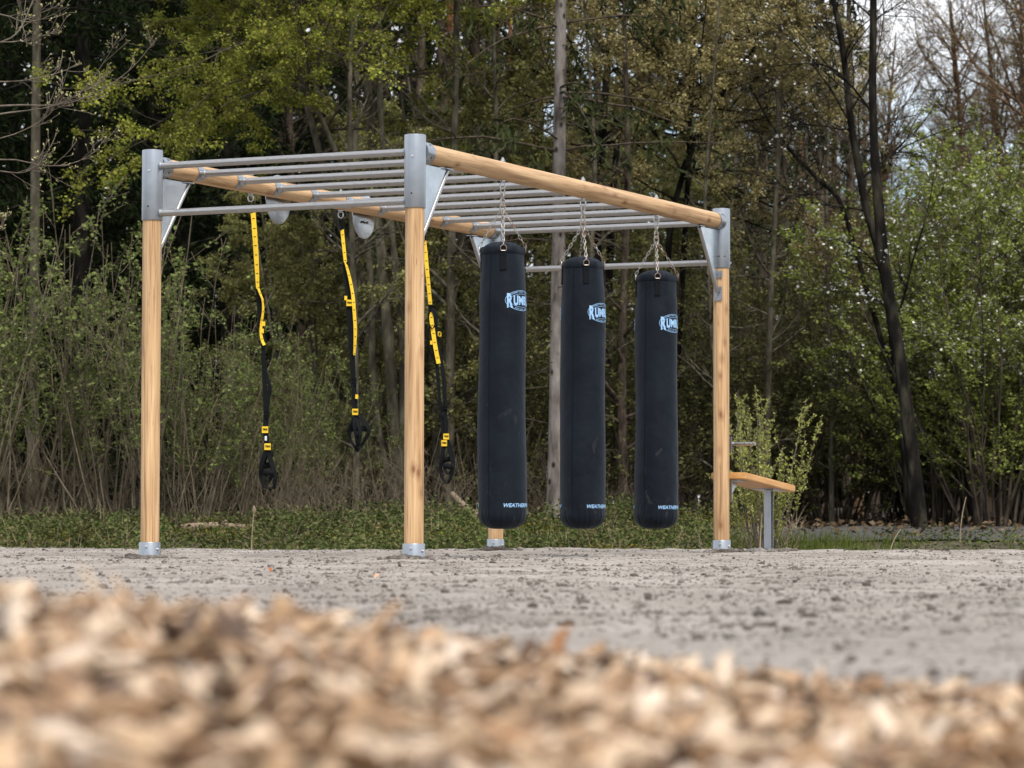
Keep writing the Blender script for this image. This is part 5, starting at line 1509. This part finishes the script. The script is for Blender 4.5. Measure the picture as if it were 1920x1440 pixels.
# ------------------------------------------------------------------ ground cover between sand and wood
rng = np.random.default_rng(171)
def cover(n, x0f, x1f, y0, y1, hmax, leaf, per, mat, name, label, cat, seed, thr=-0.2, spread=0.04, flat=0.8):
    y = rng.uniform(y0, y1, n); x = px(0, 1) * 0 + (rng.uniform(x0f, x1f, n) - 960) / F_PX * y
    f = fbm(x * 0.9, y * 0.9, seed, 3); k = f + rng.normal(0, .12, n) > thr
    x, y, f = x[k], y[k], f[k]
    hh = hmax * np.clip(0.45 + 0.9 * f, 0.12, 1.2)
    c_ = 960 + x / y * F_PX
    hh = np.where((c_ > 315) & (c_ < 480) & (y < 32.9), np.minimum(hh, np.maximum(0.03, (y - 27.5) * 0.006)), hh)      # flattened round the log
    z = floor_h(x, y) + hh * rng.random(len(x)) ** 0.55
    vg = Veg(); vg.add(*leaves(rng, np.stack([x, y, z], 1), leaf, per, spread, droop=0.1, flat=flat))
    tag(mesh_ob(name, vg.mesh(name), mat), label, cat, kind='stuff')
cover(60000, -500, 1380, 28.4, 33.4, 0.36, 0.042, 2, M['l_ground'], 'ground_cover', 'low leafy weeds carpeting the strip behind the sand', 'weeds', 91, -0.3)
cover(9000, 1380, 2300, 27.6, 31.8, 0.14, 0.04, 2, M['l_ground'], 'low_weeds', 'short weeds in the strip behind the bench', 'weeds', 92, -0.1)
cover(16000, -400, 1450, 29.5, 33.3, 0.20, 0.028, 2, M['l_moss'], 'moss', 'yellow green moss on the bank behind the sand', 'moss', 93, 0.12, 0.02)
cover(22000, -700, 2600, 32, 44, 0.05, 0.075, 1, M['l_litter'], 'leaf_litter', 'brown dead leaves on the floor of the wood', 'leaf litter', 94, -0.6)

def blades(n, x0, x1, y0, y1, h, mat, name, label, seed, thr, lean=0.5):
    y = rng.uniform(y0, y1, n); x = (rng.uniform(x0, x1, n) - 960) / F_PX * y
    k = fbm(x * 0.7, y * 0.7, seed, 3) + rng.normal(0, .1, n) > thr; x, y = x[k], y[k]; m = len(x)
    c_ = 960 + x / y * F_PX; k = ~((c_ > 325) & (c_ < 475) & (y < 33.0)); x, y = x[k], y[k]; m = len(x)      # none over the log
    S = np.stack([x, y, floor_h(x, y) - 0.02], 1); a = rng.uniform(0, 2 * pi, m); t = rng.uniform(0.05, lean, m)
    D = np.stack([np.cos(a) * np.sin(t), np.sin(a) * np.sin(t), np.cos(t)], 1)
    P, Rd = march(rng, S, D, h * rng.uniform(0.4, 1.2, m), np.full(m, 0.0045), 4, 0.06, -0.16, 0.15)
    vg = Veg(); vg.add(*tubes(P, Rd, 3))
    tag(mesh_ob(name, vg.mesh(name), mat), label, 'grass', kind='stuff')
blades(17000, 1330, 2400, 27.6, 31.9, 0.19, M['l_grass'], 'grass', 'green grass in the strip behind the bench', 101, -0.15)
blades(9000, -500, 1400, 27.2, 31.5, 0.22, M['l_grass'], 'wild_grass', 'wisps of grass along the far edge of the sand', 102, 0.0)
blades(4500, -500, 1500, 29.5, 35, 0.34, M['straw'], 'dry_grass', 'dry straw coloured stalks fallen about under the thicket', 103, -0.2, 1.3)

# fallen log, branch, stone, single stalks
d = 32.7; g = G(); rr_ = random.Random(3); pts = []
for k in range(9):
    t = k / 8; X = 340 + 118 * t; x = px(X, d); y = d + 0.25 * t
    pts.append((x, y, gz(x, y) + 0.035 + 0.02 * t + 0.012 * sin(5 * t)))
g.tube(pts, [0.040, 0.043, 0.041, 0.039, 0.042, 0.038, 0.037, 0.033, 0.026], 14)
g.tube([pts[5], (pts[5][0] + 0.05, pts[5][1] - 0.06, pts[5][2] + 0.06)], [0.016, 0.011], 8)
tag(g.build('fallen_log', M['cut_wood']), 'short pale log lying in the weeds behind the left post', 'log')
g = G(); d = 33.5
g.tube([(px(845, d), d + 1.2, pz(925, d)), (px(865, d), d + .7, pz(945, d)), (px(885, d), d + .3, pz(960, d)), (px(906, d), d, pz(974, d))], [0.03, 0.036, 0.04, 0.046], 12)
tag(g.build('fallen_branch', M['cut_wood']), 'sawn branch with a pale cut end lying behind the nearest bag', 'branch')
bm = bmesh.new(); bmesh.ops.create_icosphere(bm, subdivisions=2, radius=1.0)
for v in bm.verts:
    v.co = (v.co.x * 0.105 * rr_.uniform(.9, 1.1), v.co.y * 0.08 * rr_.uniform(.9, 1.1), v.co.z * 0.055 * rr_.uniform(.85, 1.15))
me = bpy.data.meshes.new('stone'); bm.to_mesh(me); bm.free()
d = 33.0
tag(mesh_ob('stone', me, M['dark_stone'], loc=(px(748, d), d, pz(979, d))), 'dark stone on the bank just left of the front post', 'stone')
for X, y0, y1, d, bend, lb, head in ((473, 1035, 958, 27.2, 0.02, 'single dry reed stalk with a brown head behind the left suspension trainer', True),
                               (1668, 1040, 990, 27.2, 0.10, 'curved dry grass stalk in front of the black leaning trunk', False),
                               (1425, 1035, 962, 27.3, 0.02, 'thin dry stalk standing just left of the steel bench leg', False),
                               (1800, 1010, 930, 30.5, 0.06, 'pale dry stalk standing at the far right edge of the grass', False)):
    g = G(); n = 10; pts = []
    for k in range(n):
        t = k / (n - 1); pts.append((px(X, d) + bend * t * t, d, pz(y0, d) * (1 - t) + pz(y1, d) * t - 0.02 * (1 - t)))
    g.tube(pts, [0.0055 * (1 - 0.5 * k / n) for k in range(n)], 6)
    o = g.build('dry_stalk', M['straw']); tag(o, lb, 'stalk')
    if head:
        p = Vector(pts[-1]); g = G(); g.lathe([(0.004, -0.03), (0.016, -0.01), (0.014, 0.015), (0.004, 0.04)], 8, Matrix.Translation(p))
        g.build('seed_head', M['cut_wood'], o)

# fallen leaves on the sand
def dead_leaf(X, y, d, size, mat, label, upright):
    bm = bmesh.new()
    pts = [(0, 0), (.18, .22), (.45, .30), (.75, .18), (1, 0), (.75, -.2), (.45, -.28), (.18, -.2)]
    vs = [bm.verts.new(((a - .5) * size, b * size, abs(b) * size * 0.5 + 0.12 * size * sin(a * 3))) for a, b in pts]
    c0 = bm.verts.new((0, 0, 0.02 * size))
    for i in range(8): bm.faces.new((vs[i], vs[(i + 1) % 8], c0))
    r = bmesh.ops.extrude_face_region(bm, geom=bm.faces[:])
    for v in [e for e in r['geom'] if isinstance(e, bmesh.types.BMVert)]: v.co.z += 0.0006
    me = bpy.data.meshes.new('fallen_leaf'); bm.to_mesh(me); bm.free()
    o = mesh_ob('fallen_leaf', me, mat); o.location = (px(X, d), d, pz(y, d)); o.rotation_euler = upright
    tag(o, label, 'leaf')
dead_leaf(507, 1070, 14.9, 0.030, M['orange_leaf'], 'small orange dead leaf lying on the sand between the left and front posts', (R(60), R(55), 0.4))
dead_leaf(708, 1080, 13.4, 0.030, M['pale_leaf'], 'small pale dead leaf on the sand left of the front post', (R(50), R(-40), 0.2))

# ------------------------------------------------------------------ wood chip mulch close to the camera
def mulch_h(x, y):
    """heaped bed, crest about 3 m away; higher on the left"""
    u = x / np.maximum(y, 0.5)                                # bearing
    crest = 0.004 + 0.113 * (1 - smoothstep(-0.15, 0.155, u))
    h = crest * (0.30 + 0.70 * smoothstep(1.6, 3.3, y))
    h = h + 0.010 * fbm(x * 3.0, y * 3.0, 201, 3)
    ed = 3.65 + 0.25 * fbm(x * 0.9, x * 0 + 1, 203, 2)
    return h * (1 - smoothstep(ed, ed + 0.75, y)) - 0.05 * smoothstep(ed + 0.2, ed + 0.8, y)
terrain('mulch_bed', lambda x, y: mulch_h(x, y) - 0.012, -3.2, 3.2, -1.0, 4.9, 200, 200, M['mulch'])
rng = np.random.default_rng(211); n = 28000
y = rng.uniform(0.9, 4.6, n); x = rng.uniform(-1, 1, n) * (0.19 * y + 1.6)
h = mulch_h(x, y); k = h > -0.01; x, y, h = x[k], y[k], h[k]; n = len(x)
ln = rng.uniform(0.022, 0.085, n) * (1 + 0.6 * (rng.random(n) > 0.93)); wd = np.minimum(ln * rng.uniform(0.20, 0.55, n), 0.034); tk = rng.uniform(0.002, 0.006, n)
cube = np.array([(-1, -1, -1), (1, -.7, -1), (.8, 1, -1), (-1, .8, -1), (-.8, -.8, 1), (1, -.6, .4), (.7, .8, .6), (-.9, .9, 1)]) * 0.5
V = cube[None] * np.stack([ln, wd, tk], 1)[:, None] * rng.uniform(0.75, 1.2, (n, 8, 1))
e = np.stack([rng.normal(0, .42, n), rng.normal(0, .42, n), rng.uniform(0, 2 * pi, n)], 1)
ca, sa = np.cos(e), np.sin(e)
def rot(V, c, s, i, j):
    V = V.copy(); a = V[..., i] * c[:, None] - V[..., j] * s[:, None]; b = V[..., i] * s[:, None] + V[..., j] * c[:, None]
    V[..., i] = a; V[..., j] = b; return V
V = rot(V, ca[:, 0], sa[:, 0], 1, 2); V = rot(V, ca[:, 1], sa[:, 1], 0, 2); V = rot(V, ca[:, 2], sa[:, 2], 0, 1)
V = V + np.stack([x, y, h + rng.uniform(-0.012, 0.022, n)], 1)[:, None]
fq = np.array([(0, 3, 2, 1), (4, 5, 6, 7), (0, 1, 5, 4), (1, 2, 6, 5), (2, 3, 7, 6), (3, 0, 4, 7)])
tag(mesh_ob('wood_chips', quad_mesh('wood_chips', V.reshape(-1, 3), (fq[None] + (np.arange(n) * 8)[:, None, None]).reshape(-1, 4)), M['chips']),
    'loose tan wood chip mulch heaped close in front', 'wood chips', kind='stuff')
d = 3.55
dead_leaf(1062, 980 - (float(mulch_h(np.array(px(1062, d)), np.array(d))) + 0.048 - CAM_H) / d * F_PX, d, 0.04, M['brown_leaf'], 'orange brown dead leaf standing up on the crest of the wood chips', (R(20), R(-70), 0.3))
